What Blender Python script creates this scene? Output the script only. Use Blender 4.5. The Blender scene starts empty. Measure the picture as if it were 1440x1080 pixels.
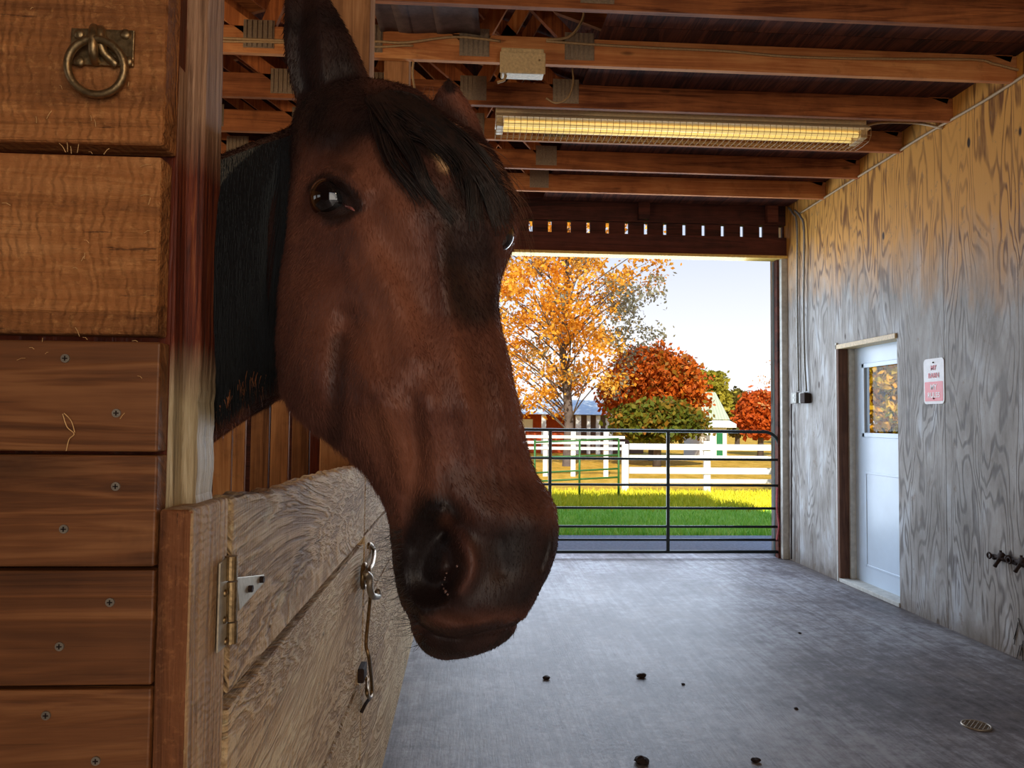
import bpy, bmesh, math, random
import numpy as np
from mathutils import Vector, Matrix
from mathutils.bvhtree import BVHTree
from mathutils import noise as mnoise
random.seed(7); rng = np.random.default_rng(7)
scene = bpy.context.scene
COL = scene.collection
PI = math.pi

# ------------------------------------------------------------ camera
F = 1080.0; CX, CY = 720.0, 540.0
CAM = Vector((0, 0, 1.45))
yaw, pitch, roll = math.atan(64/F), math.atan(50/F), math.radians(0.6)
_f = Vector((math.sin(yaw)*math.cos(pitch), math.cos(yaw)*math.cos(pitch), math.sin(pitch)))
_r0 = _f.cross(Vector((0, 0, 1))).normalized(); _u0 = _r0.cross(_f).normalized()
_r = _r0*math.cos(roll) + _u0*math.sin(roll); _u = _u0*math.cos(roll) - _r0*math.sin(roll)
cd = bpy.data.cameras.new('camera'); cam = bpy.data.objects.new('camera', cd); COL.objects.link(cam)
cam.matrix_world = Matrix(((_r.x, _u.x, -_f.x, CAM.x), (_r.y, _u.y, -_f.y, CAM.y), (_r.z, _u.z, -_f.z, CAM.z), (0, 0, 0, 1)))
cd.sensor_width = 36; cd.lens = 27; cd.clip_start = .02; cd.clip_end = 500
scene.camera = cam
nR, nU, nF, nC = (np.array(v) for v in (_r, _u, _f, CAM))

def P(px, py, X=None, Y=None, Z=None):
    """sight line through a photo point, met with a world plane: used to survey real positions"""
    d = _f + _r*((px-CX)/F) + _u*((CY-py)/F)
    if Y is not None: t = (Y-CAM.y)/d.y
    elif X is not None: t = (X-CAM.x)/d.x
    else: t = (Z-CAM.z)/d.z
    return CAM + d*t

def proj(pts):
    q = np.asarray(pts, float) - nC
    z = q@nF
    return CX + F*(q@nR)/z, CY - F*(q@nU)/z, z

# ------------------------------------------------------------ mesh builder
class MB:
    def __init__(s): s.v = []; s.f = []; s.t = []
    def add(s, vs, fs, tone=None):
        if tone is None: tone = random.random()
        o = len(s.v); s.v += [tuple(a) for a in vs]; s.f += [tuple(i+o for i in f) for f in fs]; s.t += [tone]*len(vs); return s
    def box(s, x0, x1, y0, y1, z0, z1, tone=None, M=None, jit=0):
        x0, x1 = min(x0, x1), max(x0, x1); y0, y1 = min(y0, y1), max(y0, y1); z0, z1 = min(z0, z1), max(z0, z1)
        vs = [Vector((x, y, z)) for z in (z0, z1) for y in (y0, y1) for x in (x0, x1)]
        if jit: vs = [v+Vector((random.uniform(-jit, jit), random.uniform(-jit, jit), random.uniform(-jit, jit))) for v in vs]
        if M is not None: vs = [M@v for v in vs]
        return s.add(vs, [(0, 2, 3, 1), (4, 5, 7, 6), (0, 1, 5, 4), (2, 6, 7, 3), (0, 4, 6, 2), (1, 3, 7, 5)], tone)
    def tube(s, pts, r, n=8, tone=None, closed=False, caps=True):
        pts = [Vector(p) for p in pts]; m = len(pts)
        rs = list(np.interp(np.linspace(0, 1, m), np.linspace(0, 1, len(r)), r)) if hasattr(r, '__len__') else [r]*m
        vs = []; ref = None
        for i, p in enumerate(pts):
            if closed: d = pts[(i+1) % m]-pts[i-1]
            else: d = pts[min(i+1, m-1)]-pts[max(i-1, 0)]
            d.normalize()
            if ref is None:
                a = Vector((0, 0, 1)) if abs(d.z) < .9 else Vector((1, 0, 0)); ref = d.cross(a).normalized()
            else:
                ref = (ref - d*ref.dot(d)).normalized()
            b = d.cross(ref)
            for k in range(n):
                t = 2*PI*k/n; vs.append(p + (ref*math.cos(t)+b*math.sin(t))*rs[i])
        fs = []
        for i in range(m if closed else m-1):
            j = (i+1) % m
            for k in range(n): fs.append((i*n+k, i*n+(k+1) % n, j*n+(k+1) % n, j*n+k))
        if not closed and caps: fs += [tuple(range(n))[::-1], tuple(range((m-1)*n, m*n))]
        return s.add(vs, fs, tone)
    def prism(s, poly, d, tone=None):
        """poly: list of points, d: offset vector"""
        n = len(poly); poly = [Vector(p) for p in poly]; d = Vector(d)
        vs = poly+[p+d for p in poly]
        fs = [tuple(range(n)), tuple(range(n, 2*n))[::-1]]+[(i, i+n, (i+1) % n+n, (i+1) % n) for i in range(n)]
        return s.add(vs, fs, tone)
    def loft(s, rings, tone=None, caps=True):
        n = len(rings[0]); vs = [p for r in rings for p in r]; fs = []
        for i in range(len(rings)-1):
            for k in range(n): fs.append((i*n+k, i*n+(k+1) % n, (i+1)*n+(k+1) % n, (i+1)*n+k))
        if caps: fs += [tuple(range(n))[::-1], tuple(range((len(rings)-1)*n, len(rings)*n))]
        return s.add(vs, fs, tone)
    def ball(s, c, r, tone=None, n=12, sc=(1, 1, 1)):
        rings = []
        for i in range(n+1):
            a = PI*(i+.02)/(n+.04)-PI/2
            rings.append([Vector((c[0]+r*sc[0]*math.cos(a)*math.cos(2*PI*k/(2*n)), c[1]+r*sc[1]*math.cos(a)*math.sin(2*PI*k/(2*n)), c[2]+r*sc[2]*math.sin(a))) for k in range(2*n)])
        return s.loft(rings, tone)
    def build(s, name, m, parent=None, smooth=False, bevel=0, seg=2, fix=True):
        me = bpy.data.meshes.new(name)
        me.from_pydata(s.v, [], s.f)
        if fix and len(s.v) < 60000:
            bm = bmesh.new(); bm.from_mesh(me); bmesh.ops.recalc_face_normals(bm, faces=bm.faces); bm.to_mesh(me); bm.free()
        at = me.attributes.new('tone', 'FLOAT', 'POINT'); at.data.foreach_set('value', s.t)
        if smooth: me.polygons.foreach_set('use_smooth', [True]*len(me.polygons))
        if m: me.materials.append(m)
        o = bpy.data.objects.new(name, me); COL.objects.link(o)
        if parent is not None: par(o, parent)
        if bevel:
            b = o.modifiers.new('b', 'BEVEL'); b.width = bevel; b.segments = seg; b.limit_method = 'ANGLE'
        return o

def worldloc(o):
    l = Vector(o.location)
    while o.parent: o = o.parent; l = l if o.type == 'MESH' else l
    return l
def par(o, p):
    o.parent = p
    if p.type == 'EMPTY': o.matrix_parent_inverse = Matrix.Translation(-Vector(p.location))
    # mesh parents sit at identity in world space, so children of parts need no offset
def thing(name, label, cat, loc=(0, 0, 0), group=None):
    o = bpy.data.objects.new(name, None); COL.objects.link(o); o.location = loc; o.empty_display_size = .1
    o['label'] = label; o['category'] = cat
    if group: o['group'] = group
    return o
def tag(o, label, cat, group=None, kind=None):
    o['label'] = label; o['category'] = cat
    if group: o['group'] = group
    if kind: o['kind'] = kind
    return o
def structure(o, label=None):
    o['kind'] = 'structure'
    if label: o['label'] = label
    return o
def lab(o, label): o['label'] = label; return o

# ------------------------------------------------------------ materials
def lin(c):
    return tuple(((x/255)/12.92 if x/255 <= .04045 else ((x/255+.055)/1.055)**2.4) for x in c)+(1,)
class NT:
    def __init__(s, name):
        s.m = bpy.data.materials.new(name); s.m.use_nodes = True; s.t = s.m.node_tree; s.t.nodes.clear()
        s.out = s.n('ShaderNodeOutputMaterial'); s.b = s.n('ShaderNodeBsdfPrincipled'); s.l(s.b.outputs[0], s.out.inputs[0])
    def n(s, k, **kw):
        x = s.t.nodes.new(k)
        for a, b in kw.items(): setattr(x, a, b)
        return x
    def l(s, a, b): s.t.links.new(a, b)
    def put(s, inp, v):
        if isinstance(v, bpy.types.NodeSocket): s.l(v, inp)
        elif v is not None: inp.default_value = v
    def math(s, op, a, b=None, c=None, clamp=False):
        x = s.n('ShaderNodeMath', operation=op, use_clamp=clamp)
        for i, v in enumerate((a, b, c)): s.put(x.inputs[i], v)
        return x.outputs[0]
    def vmath(s, op, a, b=None):
        x = s.n('ShaderNodeVectorMath', operation=op); s.put(x.inputs[0], a); s.put(x.inputs[1], b); return x.outputs[0]
    def coord(s): return s.n('ShaderNodeTexCoord').outputs['Object']
    def attr(s, name, out='Fac'): return s.n('ShaderNodeAttribute', attribute_name=name).outputs[out]
    def noise(s, vec, scale=5, detail=4, rough=.5, dist=0, out='Fac'):
        x = s.n('ShaderNodeTexNoise'); s.put(x.inputs['Vector'], vec); s.put(x.inputs['Scale'], scale)
        x.inputs['Detail'].default_value = detail; x.inputs['Roughness'].default_value = rough; x.inputs['Distortion'].default_value = dist
        return x.outputs[out]
    def vor(s, vec, scale=5, rand=1):
        x = s.n('ShaderNodeTexVoronoi'); s.put(x.inputs['Vector'], vec); x.inputs['Scale'].default_value = scale; x.inputs['Randomness'].default_value = rand
        return x.outputs['Distance']
    def ramp(s, fac, stops, interp='LINEAR'):
        x = s.n('ShaderNodeValToRGB'); s.put(x.inputs[0], fac); e = x.color_ramp; e.interpolation = interp
        while len(e.elements) < len(stops): e.elements.new(.5)
        for el, (p, c) in zip(e.elements, stops):
            el.position = p; el.color = c if len(c) == 4 else tuple(c)+(1,)
        return x.outputs[0]
    def rf(s, fac, a, b):
        x = s.n('ShaderNodeMapRange'); x.inputs[1].default_value = a; x.inputs[2].default_value = b; s.put(x.inputs[0], fac); return x.outputs[0]
    def mix(s, fac, a, b, mode='MIX'):
        x = s.n('ShaderNodeMix', data_type='RGBA', blend_type=mode)
        s.put(x.inputs[0], fac); s.put(x.inputs[6], a); s.put(x.inputs[7], b); return x.outputs[2]
    def scalev(s, vec, sc):
        return s.vmath('MULTIPLY', vec, sc)
    def bump(s, h, strength=.5, dist=.01, normal=None):
        x = s.n('ShaderNodeBump'); x.inputs['Strength'].default_value = strength; x.inputs['Distance'].default_value = dist
        s.put(x.inputs['Height'], h); s.put(x.inputs['Normal'], normal); return x.outputs[0]
    def done(s, col=None, rough=None, normal=None, metal=None, spec=None, **kw):
        s.put(s.b.inputs['Base Color'], col); s.put(s.b.inputs['Roughness'], rough)
        s.put(s.b.inputs['Normal'], normal); s.put(s.b.inputs['Metallic'], metal); s.put(s.b.inputs['Specular IOR Level'], spec)
        for k, v in kw.items(): s.put(s.b.inputs[k], v)
        return s.m

def plain(name, rgb, rough=.6, metal=0, nscale=40, var=.15, bump=.1, spec=None):
    n = NT(name); c = n.coord(); f = n.noise(c, nscale, 5, .6)
    a = lin(rgb); lo = tuple(x*(1-var) for x in a[:3])+(1,); hi = tuple(min(1, x*(1+var)) for x in a[:3])+(1,)
    return n.done(n.ramp(f, [(.3, lo), (.7, hi)]), rough, n.bump(f, bump, .003) if bump else None, metal, spec)

def wood(name, stops, axis='X', grain=1.0, bump=.5, rough=.75, saw=0, knots=0, tonevar=.35, weather=None, fig=0, bd=.004, lohi=None, nr=42):
    """stops: three srgb colours dark..light ; grain runs along axis"""
    n = NT(name); c = n.coord(); tn = n.attr('tone')
    off = n.vmath('MULTIPLY', n.n('ShaderNodeCombineXYZ').outputs[0], (1, 1, 1))
    cmb = n.n('ShaderNodeCombineXYZ'); n.l(tn, cmb.inputs[0]); n.l(tn, cmb.inputs[1]); n.l(tn, cmb.inputs[2])
    off = n.scalev(cmb.outputs[0], (13.1, 17.7, 9.3))
    c2 = n.vmath('ADD', c, off)
    lo, hi = lohi or (.55*grain, 9*grain)
    sc = {'X': (lo, hi, hi), 'Y': (hi, lo, hi), 'Z': (hi, hi, lo)}[axis]
    sf = {'X': (4, 130, 130), 'Y': (130, 4, 130), 'Z': (130, 130, 4)}[axis]
    g = n.noise(n.scalev(c2, sc), 1, 6, .6, .8)
    fib = n.noise(n.scalev(c2, sf), 1, 4, .6)
    rings = n.math('SINE', n.math('MULTIPLY', g, nr))
    rings = n.math('MULTIPLY_ADD', rings, .5, .5)
    big = n.noise(c2, 3.5, 4, .6)
    v = n.math('ADD', n.math('MULTIPLY', g, .55), n.math('MULTIPLY', rings, .10+fig*.25))
    v = n.math('ADD', v, n.math('MULTIPLY', fib, .25))
    v = n.math('ADD', v, n.math('MULTIPLY', n.math('SUBTRACT', big, .5), .35))
    v = n.math('ADD', v, n.math('MULTIPLY', n.math('SUBTRACT', tn, .5), tonevar))
    col = n.ramp(v, [(.22, lin(stops[0])), (.5, lin(stops[1])), (.8, lin(stops[2]))])
    scr = n.noise(n.scalev(c2, tuple(5 if q_ == lo else 240 for q_ in sc)), 1, 5, .7)
    col = n.mix(n.math('MULTIPLY', n.rf(scr, .60, .72), .45), col, lin(stops[0]))
    col = n.mix(n.math('MULTIPLY', n.rf(n.noise(c2, 5.5, 5, .7), .56, .74), .4), col, lin([x*.6 for x in stops[0]]))
    h = n.math('ADD', n.math('MULTIPLY', fib, .7), n.math('MULTIPLY', rings, .4+fig*.6))
    if saw:
        ax = {'X': 0, 'Y': 1, 'Z': 2}[axis]
        sep = n.n('ShaderNodeSeparateXYZ'); n.l(c2, sep.inputs[0])
        wv = n.math('SINE', n.math('ADD', n.math('MULTIPLY', sep.outputs[ax], 520), n.math('MULTIPLY', n.noise(c2, 5, 5, .7), 40)))
        wm = n.math('MULTIPLY', wv, n.noise(c2, 14, 3))
        h = n.math('ADD', h, n.math('MULTIPLY', wm, saw))
        rag = n.noise(c2, 90, 6, .7)
        h = n.math('ADD', h, n.math('MULTIPLY', rag, saw*1.6))
        spk = n.noise(n.scalev(c2, tuple(9 if q_ == lo else 26 for q_ in sc)), 1, 7, .75)
        col = n.mix(n.math('MULTIPLY', n.rf(spk, .60, .70), .65), col, lin((48, 24, 12)))
        col = n.mix(n.math('MULTIPLY', n.rf(n.math('SUBTRACT', 1, spk), .56, .68), .35), col, lin([min(255, x*1.12) for x in stops[2]]))
        pits = n.math('LESS_THAN', n.noise(n.scalev(c2, tuple(x*2 for x in sc)), 5, 6, .7), .34)
        col = n.mix(n.math('MULTIPLY', pits, .6), col, lin((40, 22, 12)))
        col = n.mix(n.math('MULTIPLY', n.rf(rag, .55, .75), .25), col, lin([min(255, x*1.35) for x in stops[2]]))
    if knots:
        kx = {'X': (2.2, 7, 7), 'Y': (7, 2.2, 7), 'Z': (7, 7, 2.2)}[axis]
        k = n.vor(n.scalev(c2, kx), 1)
        kk = n.math('LESS_THAN', k, .10*knots)
        col = n.mix(n.math('MULTIPLY', n.rf(k, .3*knots, .05), .6), col, lin([x*.45 for x in stops[0]]))
    if weather:
        w = n.rf(n.noise(n.scalev(c2, tuple(x*.4 for x in sc)), 2, 5, .65), .42, .68)
        col = n.mix(n.math('MULTIPLY', w, weather[1]), col, lin(weather[0]))
    return n.done(col, rough, n.bump(h, bump, bd), spec=.3)

M = {}
M['orange'] = wood('rough_sawn_orange_board', [(92, 52, 22), (160, 102, 54), (198, 142, 88)], 'X', bump=.9, saw=.3, tonevar=.08, bd=.005)
M['redbrown'] = wood('smooth_red_brown_board', [(50, 28, 14), (116, 72, 40), (166, 114, 70)], 'X', .8, bump=.35, rough=.5, knots=.9, tonevar=.15, fig=.25, nr=60)
M['grain_z'] = wood('weathered_post', [(70, 42, 24), (150, 112, 80), (205, 180, 150)], 'Z', 1.6, bump=.7, tonevar=.2, knots=.4)
M['stain_z'] = wood('stained_post', [(40, 12, 6), (105, 42, 18), (150, 80, 40)], 'Z', 1.4, bump=.4, rough=.45, tonevar=.15)
M['jamb'] = wood('jamb_wood', [(58, 30, 14), (122, 74, 42), (166, 116, 74)], 'Z', 1.3, bump=.7, saw=.2, tonevar=.1)
M['doorw'] = wood('sunbleached_oak', [(124, 94, 62), (204, 174, 132), (242, 226, 186)], 'Y', 1.0, bump=1.1, saw=.14, tonevar=.05, fig=.45, lohi=(.8, 3.6), nr=120, bd=.005)
M['truss_x'] = wood('truss_timber', [(92, 46, 22), (176, 108, 60), (224, 162, 100)], 'X', .8, bump=.25, tonevar=.25, knots=.4)
M['truss_z'] = wood('truss_web_timber', [(92, 42, 18), (180, 106, 56), (226, 160, 96)], 'Z', .8, bump=.25, tonevar=.3)
M['beam'] = wood('dark_header_timber', [(40, 18, 14), (92, 46, 34), (128, 74, 54)], 'X', .8, bump=.3, tonevar=.3)
M['deck'] = wood('roof_sheathing', [(34, 16, 14), (84, 44, 32), (130, 74, 50)], 'Y', .8, bump=.4, tonevar=.2, fig=.5)
M['slat'] = wood('stall_slat', [(96, 60, 34), (170, 120, 76), (210, 164, 116)], 'Z', .8, bump=.3, tonevar=.3, knots=.5)
M['galv'] = plain('galvanised_steel', (150, 140, 125), .45, .7, 60, .25)
M['hinge'] = plain('dull_zinc_hinge', (172, 160, 138), .5, .6, 90, .2)
M['iron'] = plain('worn_iron', (135, 112, 78), .38, .85, 120, .4, .3)
M['plate'] = plain('gang_nail_plate', (150, 132, 110), .5, .5, 80, .2)
M['rust'] = plain('rusty_black_iron', (42, 26, 20), .8, .3, 150, .5, .5)
M['black'] = plain('gate_paint', (26, 36, 36), .45, .3, 30, .2, 0)
M['white'] = plain('white_paint', (235, 235, 230), .5, 0, 12, .05, .05)
M['offwhite'] = plain('white_washed_trim', (186, 186, 180), .6, 0, 20, .18, .2)
M['cream'] = plain('dusty_enamel', (190, 165, 120), .5, 0, 60, .25, .2)
M['wire'] = plain('dusty_cable', (165, 135, 95), .6, 0, 80, .2, 0)
M['conduit'] = plain('grey_conduit', (140, 140, 136), .45, .4, 60, .15, 0)
M['door_paint'] = plain('pale_blue_door', (196, 212, 228), .3, 0, 3, .06, .03)
# ============================================================ the barn shell
WX = 3.44      # right wall plane
SX = -.35      # stall fronts along the aisle
CZ = 3.61      # underside of the truss chords
YE = 8.05      # inner face of the end wall

# floor --------------------------------------------------------------------
n = NT('brushed_concrete'); c = n.coord()
big = n.noise(c, .9, 6, .6, .4)
st = n.noise(n.scalev(c, (26, 1.1, 1)), 1, 5, .65, .6)
st2 = n.noise(n.scalev(c, (90, 6, 1)), 1, 4, .7)
fine = n.noise(c, 45, 5, .7)
v = n.math('ADD', n.math('MULTIPLY', big, .5), n.math('ADD', n.math('MULTIPLY', st, .28), n.math('ADD', n.math('MULTIPLY', st2, .13), n.math('MULTIPLY', n.math('SUBTRACT', n.noise(c, 11, 7, .78), .36), .5))))
col = n.ramp(v, [(.38, lin((60, 54, 56))), (.51, lin((106, 102, 106))), (.64, lin((160, 161, 166)))])
spots = n.rf(n.noise(c, 9, 6, .75), .60, .70)
col = n.mix(n.math('MULTIPLY', spots, .55), col, lin((58, 50, 50)))
sep = n.n('ShaderNodeSeparateXYZ'); n.l(c, sep.inputs[0])
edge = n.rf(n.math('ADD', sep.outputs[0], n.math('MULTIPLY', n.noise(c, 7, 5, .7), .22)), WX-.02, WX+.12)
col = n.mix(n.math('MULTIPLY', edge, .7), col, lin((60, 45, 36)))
dust = n.rf(n.noise(c, 2.2, 5, .7), .5, .75)
col = n.mix(n.math('MULTIPLY', dust, .35), col, lin((150, 140, 132)))
rough = n.math('MULTIPLY_ADD', fine, .25, .42)
h = n.math('ADD', n.math('MULTIPLY', st2, .6), n.math('MULTIPLY', fine, .5))
M['floor'] = n.done(col, rough, n.bump(h, .35, .006), spec=.45)
mb = MB(); mb.box(-5.3, WX+.3, -4.2, 8.5, -.12, 0)
structure(mb.build('floor', M['floor']))

# right wall: plywood sheets, door hole --------------------------------------
DY0 = P(1264, 700, X=WX).y; DY1 = P(1180, 700, X=WX).y; DZ = P(1264, 470, X=WX).z
n = NT('wild_grain_plywood'); c = n.coord()
sep = n.n('ShaderNodeSeparateXYZ'); n.l(c, sep.inputs[0]); yy, zz = sep.outputs[1], sep.outputs[2]
sheet = n.math('FLOOR', n.math('DIVIDE', n.math('SUBTRACT', yy, 5.33-12.2), 1.22))
cmb = n.n('ShaderNodeCombineXYZ'); n.l(n.math('MULTIPLY', sheet, 5.3), cmb.inputs[0]); n.l(n.math('MULTIPLY', yy, 1.0), cmb.inputs[1]); n.l(zz, cmb.inputs[2])
q = cmb.outputs[0]
g = n.noise(n.scalev(q, (1, 3.2, .62)), 1.15, 2.5, .45, .35)
bands = n.math('SINE', n.math('MULTIPLY', g, 118))
wob = n.noise(n.scalev(q, (1, 60, 6)), 1, 4, .6)
bands = n.math('ADD', bands, n.math('MULTIPLY', n.math('SUBTRACT', wob, .5), 1.6))
line = n.rf(bands, .1, 1.15)
mask = n.rf(n.noise(n.scalev(q, (1, 2.0, 1.1)), 1, 4, .6), .40, .58)     # grain reads strongly in patches
line = n.math('MULTIPLY', line, n.math('MULTIPLY_ADD', mask, .8, .2))
bare = n.mix(line, lin((212, 152, 72)), lin((112, 66, 24)))  # plywood with the warm light of its upper part painted in
skylit_tones = n.ramp(n.noise(n.scalev(q, (1, 5, 1.6)), 1.2, 6, .65), [(.3, lin((116, 108, 100))), (.55, lin((156, 152, 148))), (.75, lin((184, 188, 194)))])
paint = n.mix(n.math('MULTIPLY', line, .85), skylit_tones, lin((74, 64, 58)))  # plywood with the blue skylight of its lower part painted in
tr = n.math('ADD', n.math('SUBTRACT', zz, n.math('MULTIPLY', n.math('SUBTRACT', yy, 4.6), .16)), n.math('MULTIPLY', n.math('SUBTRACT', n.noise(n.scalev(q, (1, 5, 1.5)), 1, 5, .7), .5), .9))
up = n.rf(tr, 2.2, 2.8)  # blue skylight low, warm light high painted in, tilted with falloff from gate
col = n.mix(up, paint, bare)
worn = n.rf(n.noise(n.scalev(q, (1, 7, 4)), 1.3, 6, .75), .60, .66)
col = n.mix(n.math('MULTIPLY', worn, .55), col, lin((112, 92, 74)))
k = n.vor(n.scalev(q, (1, 3.2, 1.5)), 1.3); kk = n.rf(k, .085, .055)
col = n.mix(kk, col, lin((52, 32, 20)))
low = n.rf(n.math('ADD', zz, n.math('MULTIPLY', n.noise(q, 8, 5, .7), .22)), .26, .06)
col = n.mix(n.math('MULTIPLY', low, .8), col, lin((92, 76, 60)))
seam = n.math('ABSOLUTE', n.math('SUBTRACT', n.math('FRACT', n.math('DIVIDE', n.math('SUBTRACT', yy, 5.33-12.2), 1.22)), .5))
sm = n.rf(seam, .496, .4985)
col = n.mix(n.math('MULTIPLY', sm, .75), col, lin((50, 38, 30)))
h = n.math('ADD', n.math('MULTIPLY', line, -.6), n.math('MULTIPLY', wob, .4))
h = n.math('SUBTRACT', h, n.math('MULTIPLY', sm, 2))
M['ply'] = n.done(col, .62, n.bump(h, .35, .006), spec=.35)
mb = MB(); T = .13
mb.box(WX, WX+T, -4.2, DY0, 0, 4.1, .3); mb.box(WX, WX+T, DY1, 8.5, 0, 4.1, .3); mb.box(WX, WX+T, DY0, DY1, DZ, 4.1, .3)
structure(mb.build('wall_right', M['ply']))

# side door -------------------------------------------------------------------
d1 = thing('door_1', 'pale blue panelled side door with a window, deep in the plywood wall', 'door', (WX+T, (DY0+DY1)/2, 0)); d1['kind'] = 'structure'
X2 = WX+T
sl0, sl1 = DY0-.06, DY1-.04        # slab
wy0, wy1 = P(1262, 560, X=X2).y-.12, P(1216, 560, X=X2).y
wz1, wz0 = P(1216, 516, X=X2).z, P(1216, 610, X=X2).z
mb = MB()
mb.box(X2, X2+.045, sl0, wy0, .02, DZ+.02, .5); mb.box(X2, X2+.045, wy1, sl1, .02, DZ+.02, .5)
mb.box(X2, X2+.045, wy0, wy1, .02, wz0, .5); mb.box(X2, X2+.045, wy0, wy1, wz1, DZ+.02, .5)
slab = mb.build('door_slab', M['door_paint'], d1)
mb = MB()
for a, b, e, f in ((wy0-.03, wy0+.01, wz0-.03, wz1+.03), (wy1-.01, wy1+.03, wz0-.03, wz1+.03), (wy0-.03, wy1+.03, wz0-.03, wz0+.01), (wy0-.03, wy1+.03, wz1-.01, wz1+.03)):
    mb.box(X2-.012, X2+.005, a, b, e, f, .5)
mb.build('window_moulding', M['door_paint'], d1, bevel=.004)
mb = MB()
for e, f in ((.18, 1.0),):
    for a, b, e2, f2 in ((wy0, wy1, f, f+.02), (wy0, wy1, e, e+.02), (wy0, wy0+.02, e, f), (wy1-.02, wy1, e, f)):
        mb.box(X2-.006, X2+.003, a, b, e2, f2, .5)
mb.build('panel_moulding', M['door_paint'], d1, bevel=.003)
n = NT('window_glass'); n.b.inputs['Transmission Weight'].default_value = 1
M['glass'] = n.done((.95, .98, .97, 1), .02, IOR=1.1)
mb = MB(); mb.box(X2+.018, X2+.022, wy0, wy1, wz0, wz1, .5); mb.build('window_pane', M['glass'], d1)
mb = MB(); mb.box(WX-.01, X2+.06, DY0, DY1, 0.0, .035, .5); mb.build('threshold', M['offwhite'], d1, bevel=.004)
M['frame_brown'] = wood('door_frame_wood', [(56, 34, 26), (104, 72, 56), (140, 106, 84)], 'Z', 1, tonevar=.1)
mb = MB(); mb.box(WX-.014, X2, DY1-.035, DY1+.0, .035, DZ, .4)
mb.build('door_jamb', M['frame_brown'], d1, bevel=.002)
mb = MB(); mb.box(WX-.016, WX+.07, DY1, DY1+.02, 0.0, DZ+.03, .3); mb.box(WX+.075, X2, DY1-.06, DY1-.036, .035, DZ-.02, .8)
mb.build('door_stop', M['offwhite'], d1, bevel=.002)
mb = MB(); mb.box(WX-.016, X2, DY0-.0, DY1+.02, DZ-.03, DZ+.012, .4); mb.build('door_head', M['cream'], d1, bevel=.003)
# end wall with the big opening ------------------------------------------------
OZ = P(1088, 364, Y=YE).z; OX1 = P(1096, 600, Y=YE).x
M['endwall'] = M['beam']
mb = MB()
mb.box(-5.3, -.5, YE, YE+.12, 0, 5.4, .2)                 # left of the opening (behind the stalls)
mb.box(OX1, WX, YE+.04, YE+.12, 0, 3.3, .3)
za, zb = P(930, 330, Y=YE).z, P(930, 312, Y=YE).z
mb.box(-.5, WX, YE, YE+.12, OZ+.03, za, .45)
mb.box(-.5, WX, YE+.02, YE+.12, zb, 5.4, .1)
wslot = lambda px: P(px, 321, Y=YE).x
cur = -.5
for px in [747+27.2*k for k in range(-5, 14)]:
    x = wslot(px); mb.box(cur, x-.02, YE+.06, YE+.10, za, zb, .3); cur = x+.02
mb.box(cur, WX, YE+.06, YE+.10, za, zb, .3)
structure(mb.build('wall_far', M['beam']))
mb = MB(); mb.box(-.5, WX, YE-.035, YE+.14, OZ, OZ+.03, .5)
M['sunny_trim'] = plain('bleached_pine_trim', (214, 178, 96), .6, 0, 30, .2, .2)
structure(mb.build('trim_1', M['sunny_trim'], bevel=.004))
mb = MB(); mb.box(P(1099, 600, Y=YE).x, P(1113, 600, Y=YE).x, YE-.02, YE+.14, 0, OZ, .6)
structure(mb.build('trim_2', M['offwhite'], bevel=.006))
mb = MB(); mb.box(P(1089, 600, Y=YE+.15).x, P(1099.5, 600, Y=YE+.15).x+.05, YE+.15, YE+.19, 0, OZ, .6)
M['darkgreen'] = plain('dark_green_trim', (28, 52, 52), .5, 0, 20, .2, .1)
structure(mb.build('trim_3', M['darkgreen'], bevel=.004))
mb = MB(); mb.box(P(1113, 600, Y=YE-.06).x, P(1117, 600, Y=YE-.06).x+.02, YE-.06, YE+.0, 0, 2.9, .3); structure(mb.build('trim_4', M['frame_brown']))
mb = MB(); mb.box(-.5, WX, YE-.06, YE+.02, 3.8, 4.0, .4)
for px in (905, 1085):
    x = P(px, 300, Y=YE-.03).x; mb.box(x-.06, x+.06, YE-.07, YE-.0, zb+.01, 3.82, random.random())
structure(mb.build('trim_5', M['beam'], bevel=.004))

# rear wall with its own big doorway, left wall ---------------------------------
mb = MB(); mb.box(-5.3, -.6, -4.2, -4.08, 0, 5.4, .2); mb.box(-.6, WX, -4.2, -4.08, 3.3, 5.4, .3)
structure(mb.build('wall_rear', M['beam']))
mb = MB(); mb.box(-5.3, -5.2, -4.2, 8.04, 0, 1.5, .2); mb.box(-5.3, -5.2, -4.2, 8.04, 2.5, 3.9, .2)
for y0 in (-4.2, -1.2, 2.2, 5.2, 7.4): mb.box(-5.3, -5.2, y0, y0+.9, 1.5, 2.5, .2)
structure(mb.build('wall_left', M['slat']))

# roof sheathing, seen from below ------------------------------------------------
RX, RZ, WZ = -1.0, 5.35, 3.92
mb = MB()
def roofstrip(x0, z0, x1, z1, y0, y1, tone):
    mb.add([(x0, y0, z0), (x1, y0, z1), (x1, y1, z1), (x0, y1, z0), (x0, y0, z0+.03), (x1, y0, z1+.03), (x1, y1, z1+.03), (x0, y1, z0+.03)],
           [(0, 1, 2, 3), (7, 6, 5, 4), (0, 4, 5, 1), (1, 5, 6, 2), (2, 6, 7, 3), (3, 7, 4, 0)], tone)
for k in range(10):
    y0 = -4.4+k*1.3
    roofstrip(WX+.45, WZ-.16, RX, RZ, y0, y0+1.3, random.random()); roofstrip(RX, RZ, -5.6, WZ-.1, y0, y0+1.3, random.random())
structure(mb.build('ceiling', M['deck']))
slope = (RZ-WZ)/(WX-RX)
def roofz(x): return WZ+(WX-x)*slope if x > RX else RZ-(RX-x)*.34

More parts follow.
